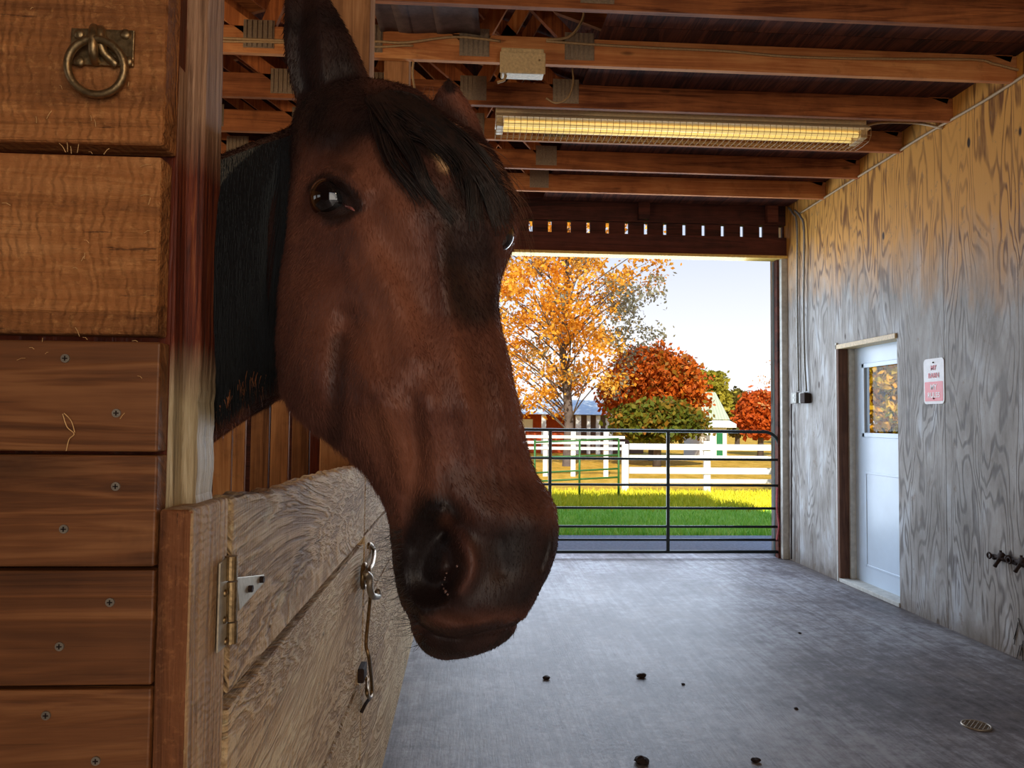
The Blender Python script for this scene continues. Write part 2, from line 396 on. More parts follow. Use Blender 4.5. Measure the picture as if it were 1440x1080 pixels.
# roof trusses ---------------------------------------------------------------------
TY = [YE-.16-.0] + []
YS = [2.01, 2.65, 3.29, 3.93, 4.57, 5.21, 5.85, 6.51, 7.15]
names = {2.01: 'roof truss overhead nearest the camera, above the top of the frame',
 2.65: 'second roof truss overhead, only its webs showing beside the ear', 3.29: 'roof truss overhead between the near ear and the topmost beam',
 3.93: 'brown roof truss whose bottom beam crosses the top right corner', 4.57: 'brown roof truss carrying the small metal junction box and a cable',
 5.21: 'brown roof truss just above the long fluorescent light', 5.85: 'brown roof truss whose beam runs right behind the fluorescent light',
 6.51: 'third roof truss from the far doorway, dim red brown', 7.15: 'last roof truss before the far doorway wall, dim red brown'}
def beamb(mb, a, b, w, y0, y1, tone=None):
    a, b = Vector((a[0], 0, a[1])), Vector((b[0], 0, b[1])); d = (b-a).normalized(); nn = Vector((-d.z, 0, d.x))*(w/2)
    poly = [a+nn, b+nn, b-nn, a-nn]; mb.prism([(p.x, y0, p.z) for p in poly], (0, y1-y0, 0), tone)
for Y in YS:
    t = thing('roof_truss', names[Y], 'roof truss', (1.0, Y, CZ), 'timber roof trusses')
    y0, y1 = Y-.02, Y+.02
    mb = MB(); mb.box(-5.2, WX, y0, y1, CZ, CZ+.165, random.random()); mb.build('bottom_chord', M['truss_x'], t, bevel=.003)
    mb = MB(); beamb(mb, (WX-.02, roofz(WX)-.12), (RX, RZ-.1), .14, y0, y1); beamb(mb, (RX, RZ-.1), (-5.2, roofz(-5.2)-.12), .14, y0, y1); mb.build('top_chord', M['truss_x'], t)
    joints_b = [.66, .02, -.62, -1.26, -1.95, -3.2]
    mids = [.9, .18, -.46, -1.1, -1.8, -2.6, -4.2]
    pts = []
    for i, xb in enumerate(joints_b):
        hh = (roofz(xb-.8)-CZ)*.95; xt = max(xb-hh, -5.0)
        if roofz(xt)-.16 > CZ+.2: pts.append(((xb-.02, CZ+.12), (xt, roofz(xt)-.16)))
        if i in (1, 3): pts.append(((xb+.55, roofz(xb+.55)-.16), (xb+.03, CZ+.12)))
    for a, b in pts:
        mb = MB(); beamb(mb, a, b, .085, y0, y1, random.random()); mb.build('web', M['truss_z'], t)
    for xb in joints_b:
        mb = MB(); mb.box(xb-.09, xb+.09, y0-.003, y0-.0, CZ+.03, CZ+.20, .5)
        for k in range(6): mb.box(xb-.085+k*.03, xb-.07+k*.03, y0-.008, y0-.003, CZ+.035, CZ+.195, .5)
        mb.build('gusset_plate', M['plate'], t)
mb = MB()
for k in range(10):
    mb.box(.78, WX, -4.0+k*1.2, -4.0+k*1.2+1.195, CZ+.168, CZ+.185, random.random())
structure(mb.build('ceiling', M['deck']))
# hanging scraps of pale roof insulation between the trusses
for i, (px, py, Y, s) in enumerate([(590, 18, 4.25, .16), (640, 26, 4.25, .13), (548, 34, 4.25, .1)]):
    c0 = P(px, py, Y=Y); c0.z = CZ+.172; mb = MB(); nn = 7
    vs = []; fs = []
    for a in range(nn):
        for b in range(nn):
            u, w = (a/(nn-1)-.5)*2*s, (b/(nn-1)-.5)*1.4*s
            vs.append(c0+Vector((u+.2*w, w*(3.2 if i < 2 else 4.6), .006*math.sin(3*u/s+i))))
    for a in range(nn-1):
        for b in range(nn-1): fs.append((a*nn+b, (a+1)*nn+b, (a+1)*nn+b+1, a*nn+b+1))
    mb.add(vs, fs, .5); o = mb.build('insulation_scrap', plain('faded_foil_insulation_%d' % i, (96, 80, 78), .8, 0, 20, .3, .3), smooth=True)
    so = o.modifiers.new('s', 'SOLIDIFY'); so.thickness = .012
    tag(o, ['large torn scrap of grey insulation tucked above the beams', 'rightmost torn scrap of grey insulation above the beams', 'small scrap of grey insulation nearest the tall post'][i], 'insulation', 'torn insulation scraps')

# junction box on the truss ----------------------------------------------------------
t = thing('junction_box', 'small dusty metal junction box on a roof beam', 'junction box', tuple(P(735, 85, Y=4.5)))
a, b = P(705, 66, Y=4.46), P(765, 104, Y=4.46)
mb = MB(); mb.box(a.x, b.x, 4.46, 4.553, b.z, a.z, .5); mb.build('box', M['cream'], t, bevel=.008)
mb = MB(); mb.box(a.x-.008, b.x+.008, 4.45, 4.46, b.z-.005, a.z-.03, .5); mb.build('cover', M['cream'], t, bevel=.005)
mb = MB(); mb.ball((b.x-.03, 4.448, (a.z+b.z)/2-.0), .006); mb.build('screw', M['iron'], t)
mb = MB(); mb.tube([(a.x+.03, 4.5, b.z), (a.x+.02, 4.5, b.z-.03), (a.x-.02, 4.51, b.z-.04)], .009, 8); mb.build('cable_stub', M['wire'], t, smooth=True)

# cables ------------------------------------------------------------------------------
def smoothpts(pts, k=6):
    pts = [Vector(p) for p in pts]; out = []
    for i in range(len(pts)-1):
        p0, p1, p2, p3 = pts[max(i-1, 0)], pts[i], pts[i+1], pts[min(i+2, len(pts)-1)]
        for j in range(k):
            s = j/k; out.append(.5*((2*p1)+(-p0+p2)*s+(2*p0-5*p1+4*p2-p3)*s*s+(-p0+3*p1-3*p2+p3)*s**3))
    out.append(pts[-1]); return out
def cable(name, pxs, Y, r, label, mat='wire', group=None, cat='cable'):
    mb = MB(); mb.tube(smoothpts([P(x, y, Y=Y if not isinstance(Y, list) else Y[i]) for i, (x, y) in enumerate(pxs)]), r, 6, .5)
    o = mb.build(name, M[mat], smooth=True); tag(o, label, cat, group); return o
cable('cable', [(768, 58), (840, 63), (930, 68), (1020, 72), (1100, 79), (1180, 82), (1260, 83), (1370, 84), (1398, 90), (1437, 100)], 4.541, .008, 'long sagging cable stapled along the beam right of the junction box')
cable('cable', [(298, 53), (400, 57), (520, 58), (570, 60), (640, 52), (704, 58)], 4.541, .008, 'thin cable running along the beam left of the junction box')
cable('cable', [(298, 58), (400, 60), (520, 66), (575, 64), (583, 70), (580, 100), (583, 125)], [4.543]*4+[4.59]*3, .007, 'cable looping down beside the short wooden post under the beams')
cable('cable', [(768, 56), (800, 52), (818, 30), (822, 12), (823, 2)], 4.541, .009, 'curved cable rising from the junction box to the beam above')
cable('cable', [(805, 95), (806, 118), (798, 138), (782, 145), (768, 138)], 5.183, .007, 'thin looped wire hanging above the left end of the fluorescent light')

# fluorescent fixture --------------------------------------------------------------------
FY = 5.50; t = thing('fluorescent_light', 'long caged fluorescent light under the roof beams', 'light', tuple(P(955, 180, Y=FY)))
a, b = P(697, 158, Y=FY), P(1212, 182, Y=FY)
zt = P(955, 160, Y=FY).z; zt2 = P(955, 172, Y=FY).z
mb = MB(); mb.box(a.x, b.x, FY-.07, FY+.07, zt2-.0, zt+.01, .5); M['enamel'] = plain('yellowed_fixture_enamel', (238, 218, 176), .45, 0, 40, .1, .1); mb.build('housing', M['enamel'], t, bevel=.006)
mb = MB(); mb.prism([(a.x, FY-.07, zt2), (a.x, FY-.13, zt2-.045), (a.x, FY-.13, zt2-.05), (a.x, FY+.13, zt2-.05), (a.x, FY+.13, zt2-.045), (a.x, FY+.07, zt2)], (b.x-a.x, 0, 0), .5)
mb.build('reflector', M['enamel'], t)
n = NT('fluorescent_tube_glow'); M['tube'] = n.done(lin((250, 235, 170)), .3, **{'Emission Color': lin((255, 220, 130)), 'Emission Strength': .55})
for dy in (-.05, .06):
    mb = MB(); mb.tube([(a.x+.06, FY+dy, zt2-.072), (b.x-.06, FY+dy, zt2-.072)], .019, 12, .5); mb.build('tube', M['tube'], t, smooth=True)
for x in (a.x+.03, b.x-.03):
    mb = MB(); mb.box(x-.025, x+.025, FY-.09, FY+.09, zt2-.105, zt2-.045, .5); mb.build('lamp_holder', M['cream'], t, bevel=.004)
mb = MB(); Nw = 62
prof = [(-.13, -.045), (-.13, -.10), (-.10, -.135), (0, -.14), (.10, -.135), (.13, -.10), (.13, -.045)]
for i in range(Nw+1):
    x = a.x+(b.x-a.x)*i/Nw; mb.tube([(x, FY+y, zt2+z) for y, z in prof], .0018, 4, .5, caps=False)
for y, z in prof[1:-1]+[(-.05, -.1375), (.05, -.1375)]: mb.tube([(a.x, FY+y, zt2+z), (b.x, FY+y, zt2+z)], .0022, 4, .5)
mb.build('wire_guard', M['wire'], t)
mb = MB(); mb.tube(smoothpts([(b.x, FY, zt2+.01), P(1240, 172, Y=FY), P(1290, 173, Y=5.5), P(1325, 180, X=WX-.01)]), .011, 8, .5); mb.build('power_cable', M['wire'], t, smooth=True)
mb = MB()
for x in (a.x+.3, b.x-.3):
    for y, Yt in ((FY-.06, 5.21), (FY+.06, 5.85)): mb = MB(); mb.tube([(x, y, zt), (x, Yt+(.02 if y < FY else -.02), CZ+.06)], .003, 6, .5); mb.build('hanger_wire', M['iron'], t)

# conduit along the wall top, down-drops, boxes ------------------------------------------------
def onwall(pts, off=.015): return [P(x, y, X=WX-off) for x, y in pts]
mb = MB(); mb.tube(smoothpts(onwall([(1470, 86), (1440, 106), (1380, 144), (1300, 190), (1240, 228), (1180, 265), (1125, 300)])), .011, 8, .5)
tag(mb.build('conduit', M['wire'], smooth=True), 'thin conduit running along the top of the plywood wall', 'conduit')
t = thing('electrical_outlet', 'grey double outlet box with two conduits above on the far wall end', 'outlet', tuple(P(1127, 558, X=WX)))
for i, pts in enumerate(([(1109, 292), (1115, 300), (1121, 318), (1121, 420), (1122, 500), (1123, 550)], [(1118, 296), (1126, 305), (1131, 325), (1130, 420), (1131, 500), (1134, 550)])):
    mb = MB(); mb.tube(smoothpts(onwall(pts, .02+.01*i)), .011, 8, .5); mb.build('conduit', M['conduit'], t, smooth=True)
for x0, x1 in ((1116, 1122), (1127, 1133)):
    p, q = P(x0, 552, X=WX-.03), P(x1, 567, X=WX-.03)
    mb = MB(); mb.box(WX-.05, WX, q.y, p.y+.02, q.z, p.z, .5); o = mb.build('outlet_box', M['conduit'], t, bevel=.006)
    mb = MB()
    for dz in (.3, .7):
        zc = q.z+(p.z-q.z)*dz; mb.box(WX-.053, WX-.049, (p.y+q.y)/2-.02, (p.y+q.y)/2+.02, zc-.014, zc+.014, .5)
    mb.build('socket', M['offwhite'], o)
p, q = P(1134, 553, X=WX), P(1141, 567, X=WX); mb = MB(); mb.box(WX-.07, WX, q.y, p.y, q.z, p.z, .5); mb.build('plug', M['rust'], t, bevel=.01)
mb = MB(); mb.tube(onwall([(1113, 568), (1113, 700), (1113, 786)], .03), .007, 6, .5)
tag(mb.build('cable', M['rust'], smooth=True), 'thin black cable dropping to the floor below the outlet box', 'cable')

# the sign ---------------------------------------------------------------------------------------
t = thing('sign', 'small red and white metal sign reading MY BARN MY RULES', 'sign', tuple(P(1314, 536, X=WX)))
p00, p11 = P(1299.5, 505, X=WX), P(1329, 567, X=WX)
sy0, sy1 = p11.y, p00.y; sz1 = P(1314, 504, X=WX).z; sz0 = P(1314, 568, X=WX).z
def rrect(y0, y1, z0, z1, r, X, th):
    pts = []
    for cy, cz, a0 in ((y1-r, z1-r, 0), (y0+r, z1-r, 90), (y0+r, z0+r, 180), (y1-r, z0+r, 270)):
        for k in range(5):
            a = math.radians(a0+k*22.5); pts.append((X, cy+r*math.cos(a), cz+r*math.sin(a)))
    m_ = MB(); m_.prism(pts, (-th, 0, 0), .5); return m_
W_ = sy1-sy0; H_ = sz1-sz0
rrect(sy0, sy1, sz0, sz1, .03, WX-.001, .004).build('sign_plate', plain('sign_white_enamel', (214, 212, 214), .4, 0, 20, .08, 0), t)
rrect(sy0+.014, sy1-.014, sz0+.02, sz0+H_*.49, .008, WX-.005, .001).build('red_panel', plain('sign_red_enamel', (216, 70, 78), .4, 0, 20, .08, 0), t)
def text(body, size, y, z, mat, name, parent):
    cu = bpy.data.curves.new(name, 'FONT'); cu.body = body; cu.size = size; cu.align_x = 'CENTER'; cu.align_y = 'CENTER'; cu.extrude = .0006; cu.offset = size*.02
    o = bpy.data.objects.new(name, cu); COL.objects.link(o)
    mm = Matrix(((0, 0, -1, WX-.0068), (-1, 0, 0, y), (0, 1, 0, z), (0, 0, 0, 1))); o.matrix_world = mm
    bpy.context.view_layer.update()
    dg = bpy.context.evaluated_depsgraph_get(); me = bpy.data.meshes.new_from_object(o.evaluated_get(dg)); me.transform(mm); bpy.data.objects.remove(o)
    me.materials.clear(); me.materials.append(mat); o2 = bpy.data.objects.new(name, me); COL.objects.link(o2); par(o2, parent); return o2
redm = plain('sign_red_lettering', (205, 60, 70), .4, 0, 20, .05, 0); whm = plain('sign_white_lettering', (235, 225, 225), .4, 0, 20, .05, 0)
ym = (sy0+sy1)/2
text('MY', H_*.15, ym, sz0+H_*.79, redm, 'lettering', t); text('BARN', H_*.15, ym, sz0+H_*.62, redm, 'lettering', t)
text('MY', H_*.17, ym, sz0+H_*.365, whm, 'lettering', t); text('RULES', H_*.16, ym, sz0+H_*.19, whm, 'lettering', t)
for z in (sz1-.03, sz0+.04):
    mb = MB(); mb.ball((WX-.008, ym, z), .006, .5, 6); mb.build('nail', M['rust'], t)

# rusty double hook rail on the wall -----------------------------------------------------------------
t = thing('rusty_faucet', 'rusty black iron pipe faucet pair low on the plywood wall', 'faucet', tuple(P(1415, 785, X=WX)))
for (cx, cy, dk) in ((1391, 781, 0), (1419, 788, 1)):
    a0 = P(cx, cy, X=WX-.05); L = .16
    mb = MB()
    mb.tube([a0+Vector((.02, .0, 0)), a0+Vector((.02, -L*.5, .0)), a0+Vector((.025, -L, -.005))], [.012, .014, .016], 10)
    mb.ball(a0+Vector((.02, -L*.55, .012)), .024, .5, 8, (.8, 1.3, 1)); mb.ball(a0+Vector((.02, -L*.9, .008)), .02, .5, 8)
    mb.tube([a0+Vector((.02, -L*.5, 0)), a0+Vector((.0, -L*.42, -.04)), a0+Vector((-.005, -L*.36, -.06))], [.013, .011, .013], 8)
    mb.tube([a0+Vector((.02, -L*.5, .02)), a0+Vector((.02, -L*.5, .045))], .008, 8)
    mb.build('valve_body', M['rust'], t, smooth=True)
    mb = MB(); cc = a0+Vector((.0, .0, 0)); mb.tube([cc+Vector((0, .018*math.cos(k*PI/6), .018*math.sin(k*PI/6))) for k in range(12)], .006, 6, .5, closed=True); mb.build('valve_ring', M['rust'], t, smooth=True)
mb = MB(); a0 = P(1391, 781, X=WX-.0); b0 = P(1419, 788, X=WX)
mb.tube([(WX-.010, a0.y-.03, a0.z), (WX-.010, b0.y-.3, a0.z-.012)], .011, 8); 
for y in (a0.y-.08, b0.y-.1): mb.tube([(WX-.03, y, a0.z), (WX+.0, y, a0.z)], .014, 8)
mb.build('back_pipe', M['rust'], t, smooth=True)
# chipped holes low on the wall, a straw wisp
mb = MB()
for k in range(9):
    a0 = P(1432+random.uniform(-6, 10), 868+random.uniform(0, 40), X=WX-.004); mb.tube([a0, a0+Vector((-.0, random.uniform(-.06, .06), -.09-random.random()*.05))], .0025, 4)
tag(mb.build('straw_wisp', M['rust']), 'dark wisp of straw against the foot of the plywood wall', 'straw', kind='stuff')

# drain & dirt ------------------------------------------------------------------------------------------
p0 = P(1373, 1021, Z=0.0)
t = thing('floor_drain', 'small metal strainer drain in the concrete floor at right', 'drain', tuple(p0))
mb = MB(); rr = .062
mb.tube([p0+Vector((rr*math.cos(k*PI/12), rr*math.sin(k*PI/12), .003)) for k in range(24)], .0055, 6, .5, closed=True); mb.build('rim', M['galv'], t, smooth=True)
mb = MB(); mb.prism([p0+Vector((rr*.95*math.cos(k*PI/12), rr*.95*math.sin(k*PI/12), .0)) for k in range(24)], (0, 0, .0015), .5); mb.build('drain_hole', M['rust'], t)
mb = MB()
for k in range(-3, 4):
    w = math.sqrt(max(0, rr*rr-(k*.017)**2)); q = p0+Vector((0, 0, .004)); d = Vector((.7, .7, 0)); e = Vector((-.7, .7, 0))
    mb.tube([q+e*k*.017-d*w, q+e*k*.017+d*w], .0024, 5); mb.tube([q+d*k*.017-e*w, q+d*k*.017+e*w], .0024, 5)
mb.build('grate', M['galv'], t)
clods = [(902, 950, .022, 'black dirt clod on the floor right of the hanging muzzle'), (768, 953, .018, 'small dirt clod on the floor just below the muzzle'), (902, 1069, .026, 'largest black dirt clod at the bottom edge of the floor'),
         (1063, 1069, .016, 'small dirt clod at the bottom edge, right of the largest clod'), (1120, 996, .009, 'tiny dark crumb on the floor toward the right'), (961, 962, .008, 'tiny dark crumb beside the dirt clod on the floor'), (1125, 890, .01, 'tiny dark crumb on the floor in front of the side door')]
for px, py, r, l in clods:
    c0 = P(px, py, Z=r*.45); mb = MB(); mb.ball(c0, r, .5, 8, (1.2, 1, .6))
    mb.v = [tuple(Vector(v)+(Vector(v)-c0)*(.45*mnoise.noise(Vector(v)*70))) for v in mb.v]
    tag(mb.build('dirt_clod', M['rust'], smooth=False), l, 'dirt', 'dirt clods on the concrete')

# ============================================================ stall partition on the left
PY = .95
t = thing('stall_partition', 'thick orange and brown plank stall wall at the left edge', 'stall wall', (-.9, PY+.03, 0))
def zc(py, px=120, Y=PY): return P(px, py, Y=Y).z
def xc(px, py, Y=PY): return P(px, py, Y=Y).x
XL = -1.55
rows = [ # z top, z bottom, x right, y front, material
 (-90, 205, 237, 110, 'orange', -.012), (217, 470, 224, 340, 'orange', 0), (479, 635, 221, 560, 'redbrown', .004), (640, 798, 217, 720, 'redbrown', .004), (803, 966, 213, 880, 'redbrown', .004), (971, 1140, 209, 1020, 'redbrown', .004)]
mo, mr = MB(), MB()
mo.box(XL, xc(237, 50), PY-.012, PY+.035, zc(-90)+.0, zc(-90)+.30, .5); mo.box(XL, xc(237, 50), PY-.006, PY+.035, zc(-90)+.31, zc(-90)+.6, .4)
for (a, b, xr, yr, m_, dy) in rows:
    (mo if m_ == 'orange' else mr).box(XL, xc(xr, yr), PY+dy, PY+.035, zc(b), zc(a), random.random())
z = zc(1140)-.004; 
while z > .05:
    mr.box(XL, xc(209, 1020), PY+.004, PY+.035, max(0, z-.143), z, random.random()); z -= .147
mo.build('upper_planks', M['orange'], t, bevel=.004); mr.build('lower_planks', M['redbrown'], t, bevel=.0025)
mb = MB(); mb.box(XL, xc(240, 500, PY+.04), PY+.036, PY+.06, 0, 2.9, .2); mb.build('backing_board', M['stain_z'], t)
for px, py in ((92, 504), (164, 581), (163, 684), (90, 744), (155, 847), (84, 909), (65, 1006), (135, 1070)):
    c0 = P(px, py, Y=PY+.003); mb = MB()
    mb.tube([c0+Vector((0, .002, 0)), c0+Vector((0, -.0015, 0))], .0052, 14, .5)
    o = mb.build('screw', M['galv'], t, smooth=False)
    mb = MB(); mb.box(c0.x-.003, c0.x+.003, c0.y-.0022, c0.y-.0014, c0.z-.0007, c0.z+.0007); mb.box(c0.x-.0007, c0.x+.0007, c0.y-.0022, c0.y-.0014, c0.z-.003, c0.z+.003); mb.build('cross_slot', M['rust'], o)
# splinters & hay bits caught in the boards
mb = MB()
for (px, py) in [(110, 209), (95, 207), (100, 211), (88, 208), (150, 213), (120, 476), (60, 478), (30, 505), (45, 490), (86, 123), (190, 480)]+[(random.uniform(5, 225), random.uniform(10, 640)) for _ in range(22)]:
    c0 = P(px, py, Y=PY-.002 if py > 215 else PY-.013); a = random.uniform(0, PI); L = random.uniform(.002, .007)
    mb.tube([c0-Vector((math.cos(a)*L, 0, math.sin(a)*L)), c0+Vector((.001, -.002, .001)), c0+Vector((math.cos(a)*L, -.001, math.sin(a)*L))], .00035, 3)
for pts in ([(88, 582), (94, 600), (104, 610), (97, 618), (93, 634)], [(90, 581), (100, 592), (105, 608)]):
    mb.tube(smoothpts([P(x, y, Y=PY-.001) for x, y in pts]), .0006, 4)
o = mb.build('hay_wisps', plain('dry_straw', (212, 170, 112), .7, 0, 30, .2, 0)); par(o, t); o['kind'] = 'stuff'

# tie ring ----------------------------------------------------------------------------------------------
ty = PY-.0135
t = thing('tie_ring', 'worn iron tie ring bolted to the top orange plank', 'tie ring', tuple(P(138, 90, Y=ty)))
a, b = P(102, 41, Y=ty), P(189, 95, Y=ty)
mb = MB(); mb.box(a.x, b.x, ty-.0035, ty, b.z, a.z, .5); mb.build('plate', M['iron'], t, bevel=.001)
for px, py in ((112, 49), (177, 49), (112, 87), (180, 87)):
    c0 = P(px, py, Y=ty-.003); mb = MB(); mb.ball(c0+Vector((0, -.001, 0)), .0065, .5, 8, (1, .55, 1)); mb.build('screw', M['iron'], t, smooth=True)
mb = MB(); c0 = P(132, 38, Y=ty-.003)
lp = [P(133, 40, Y=ty-.001), P(132, 41, Y=ty-.010), P(131, 50, Y=ty-.016), P(131, 66, Y=ty-.0165), P(132, 78, Y=ty-.012), P(135, 88, Y=ty-.002)]
mb.tube(smoothpts(lp), .0055, 14); mb.tube(smoothpts([P(142, 42, Y=ty-.001), P(142, 44, Y=ty-.009), P(142, 56, Y=ty-.011), P(145, 72, Y=ty-.008), P(160, 88, Y=ty-.003), P(165, 92, Y=ty-.001)]), [.0055]*20+[.006]*4+[.005]*2, 12)
mb.build('staple', M['iron'], t, smooth=True)
cc = P(135, 94, Y=ty-.013); R_ = P(175, 94, Y=ty-.013).x-cc.x
mb = MB(); pts = [cc+Vector((R_*math.cos(k*PI/32), -.004*math.sin(k*PI/32), R_*.97*math.sin(k*PI/32))) for k in range(64)]
mb.tube(pts, .0046, 14, .5, closed=True); mb.build('ring', M['iron'], t, smooth=True)

# tall post behind the boards ---------------------------------------------------------------------------------
t = thing('wooden_post', 'tall weathered wooden post between the plank wall and the horse', 'post', (-.41, 1.05, 0))
n = NT('two_tone_post'); c = n.coord(); sep = n.n('ShaderNodeSeparateXYZ'); n.l(c, sep.inputs[0]); zz = sep.outputs[2]
g = n.noise(n.scalev(c, (130, 130, 5)), 1, 7, .7, .6); g2 = n.noise(n.scalev(c, (160, 160, 8)), 1, 4, .6)
grey = n.ramp(g, [(.3, lin((82, 52, 32))), (.55, lin((166, 128, 98))), (.75, lin((206, 178, 150)))])
red = n.ramp(g, [(.35, lin((50, 14, 8))), (.55, lin((112, 46, 20))), (.75, lin((170, 100, 54)))])
chew = n.ramp(g, [(.3, lin((96, 78, 54))), (.5, lin((176, 156, 120))), (.75, lin((214, 200, 168)))])
zj = n.math('ADD', zz, n.math('MULTIPLY', g2, .05))
zA, zB = P(270, 205, Y=1.03).z, P(260, 520, Y=1.03).z
col = n.mix(n.rf(zj, zA-.02, zA+.06), red, grey); col = n.mix(n.rf(zj, zB+.06, zB-.02), col, chew)
M['post2'] = n.done(col, .6, n.bump(n.math('ADD', g, g2), .8, .004), spec=.35)
YF = .995
# front narrow board and rear wide board, both following the measured lean of the old post
def leaning(x0t, x0b, x1t, x1b, yt, yb, Yf, Yb, tone, jag=0):
    mb = MB(); rings = []; N = 60
    for i in range(N+1):
        py = yt+(yb-yt)*i/N; f = i/N
        xa, xb = x0t+(x0b-x0t)*f, x1t+(x1b-x1t)*f
        j = (mnoise.noise(Vector((py*.045, 3, 1)))*4-1.5 if (py > 520 and jag) else mnoise.noise(Vector((py*.02, 9, 4)))*1.2)*(1 if jag else 0)
        pa, pb = P(xa, py, Y=Yf), P(xb+j, py, Y=Yf)
        rings.append([(pa.x, Yf, pa.z), (pb.x, Yf, pa.z), (pb.x-.0, Yb, pa.z), (pa.x, Yb, pa.z)])
    mb.loft(rings, tone); return mb
leaning(251, 233, 298, 276, -260, 730, 1.02, 1.09, .4, 1).build('post_timber', M['post2'], t, bevel=.003)
leaning(236, 219, 253, 241, 25, 730, .988, 1.02, .7).build('edge_board', M['post2'], t, bevel=.002)
pb = P(276, 730, Y=1.02); mb = MB(); mb.box(P(226, 730, Y=1.02).x, pb.x-.004, 1.03, 1.085, 0, pb.z, .5); mb.build('post_foot', M['stain_z'], t, bevel=.003)

# door jamb (short post) -------------------------------------------------------------------------------------
zt = P(250, 716, Y=.96).z
t = thing('door_jamb', 'short thick orange wooden jamb post carrying the stall door hinge', 'door jamb', (-.37, 1.03, 0))
mb = MB()
XJ0, XJ1 = P(218, 900, Y=.958).x, P(266, 900, Y=.958).x
Yj1 = P(317, 900, X=XJ1).y
mb.box(XJ0, XJ1, .957, Yj1, 0, zt, .5); o = mb.build('jamb_timber', M['jamb'], t, bevel=.005, seg=3)
M['jamb_side'] = wood('pale_jamb_side', [(92, 62, 38), (176, 138, 98), (224, 194, 150)], 'Z', 1.3, bump=1.0, saw=.35, tonevar=.1, fig=.3, bd=.005)
o.data.materials.append(M['jamb_side'])
for p_ in o.data.polygons:
    if p_.normal.x > .9 or p_.normal.z > .9: p_.material_index = 1  # aisle-facing and top faces get a paler tan

# stall door ------------------------------------------------------------------------------------------------------
t = thing('stall_door', 'sun-bleached plank stall door with a chewed top under the horse', 'stall door', (XJ1-.02, 1.8, 0))
DX = XJ1
YD0, YD1 = P(323, 900, X=DX).y, P(507, 1000, X=DX).y
def zx(px, py): return P(px, py, X=DX).z
g1a = P(318, 988, X=DX); g1 = g1a.z+.0
g2 = P(480, 1022, X=DX).z
print('door', DX, YD0, YD1, 'gap z', g1, g2)
N = 90; TH = .038
mb = MB(); rings = []
for i in range(N+1):
    y = YD0+(YD1-YD0)*(i/N)**1.2
    # top profile: slightly rounded, chewed
    px, py, _ = proj([[DX, y, 1.35]]); px = float(px[0])
    tp = np.interp(px, [318, 330, 370, 400, 430, 470, 500, 540, 560], [703, 699, 693, 688, 676, 664, 657, 655, 655])
    d = _f + _r*((px-CX)/F) + _u*((CY-tp)/F); zt_ = CAM.z+d.z*(y/d.y)
    zt_ += .006*mnoise.noise(Vector((y*18, 0, 0)))+.004*mnoise.noise(Vector((y*60, 3, 0)))
    if y > 2.2: zt_ = min(zt_, 1.335)
    ch = .006+.004*mnoise.noise(Vector((y*25, 7, 0)))
    rings.append([(DX, y, g1+.009), (DX, y, zt_-ch), (DX-.007, y, zt_), (DX-TH+.006, y, zt_+.002), (DX-TH, y, zt_-.01), (DX-TH, y, g1+.009)])
    last = zt_
mb.loft(rings, .35)
mb.box(DX-TH, DX, YD0, YD1, g2+.014, g1-.013, .6, jit=.001)
zq = g2-.013
while zq > .08:
    mb.box(DX-TH, DX, YD0, YD1, max(.06, zq-.235), zq, random.random(), jit=.001); zq -= .247
mb.build('planks', M['doorw'], t, bevel=.003)
mb = MB(); mb.box(DX-TH-.022, DX-TH-.002, YD0+.02, YD1-.02, .1, 1.2, .2); mb.build('dark_gap_backing', M['beam'], t); mb = MB(); mb.box(DX-TH-.05, DX-TH-.022, YD0+.1, YD0+.24, .1, 1.2, .3); mb.box(DX-TH-.05, DX-TH-.022, YD1-.2, YD1-.06, .1, 1.2, .3); mb.build('back_batten', M['doorw'], t)  # dark backing added so the gaps between planks look dark
# hinge
def hx(px, py, o=.003): return P(px, py, X=DX+o)
hg = MB(); a, b, c_, d_ = hx(306, 790), hx(317, 783), hx(316, 907), hx(303, 919)
hg.prism([hx(307, 792), hx(318, 783), hx(317, 906), hx(303, 919)], (.003, 0, 0), .5)
hleaf = hg.build('hinge_leaf', M['hinge'], t, bevel=.001)
for px, py in ((319, 799), (315, 834), (314, 872), (316, 902)):
    c0 = hx(px-1, py, .004); mb = MB(); mb.ball(c0+Vector((.002, 0, 0)), .0052, .5, 7, (.8, 1, 1)); mb.build('screw', M['iron'], hleaf, smooth=True)
mb = MB(); mb.prism([hx(330, 812), hx(369, 808), hx(370, 818), hx(334, 859)], (.003, 0, 0), .5); dleaf = mb.build('hinge_strap', M['hinge'], t, bevel=.001)
for px, py in ((349, 828), (365, 815)):
    c0 = hx(px, py, .005); mb = MB(); mb.tube([c0, c0+Vector((.007, 0, 0))], .0055, 6); mb.build('bolt_head', M['rust'], dleaf)
mb = MB()
hb = lambda py: P(325, py, X=DX+.010)
for y0_, y1_ in ((782, 815), (818, 872), (875, 904)):
    p, q = hb(y0_), hb(y1_); p = Vector((q.x, (p.y+q.y)/2, p.z)); q = Vector((q.x, p.y, q.z)); mb.tube([p, q], .0085, 16, random.random())
mb.build('hinge_knuckle', M['iron'], t, smooth=False)
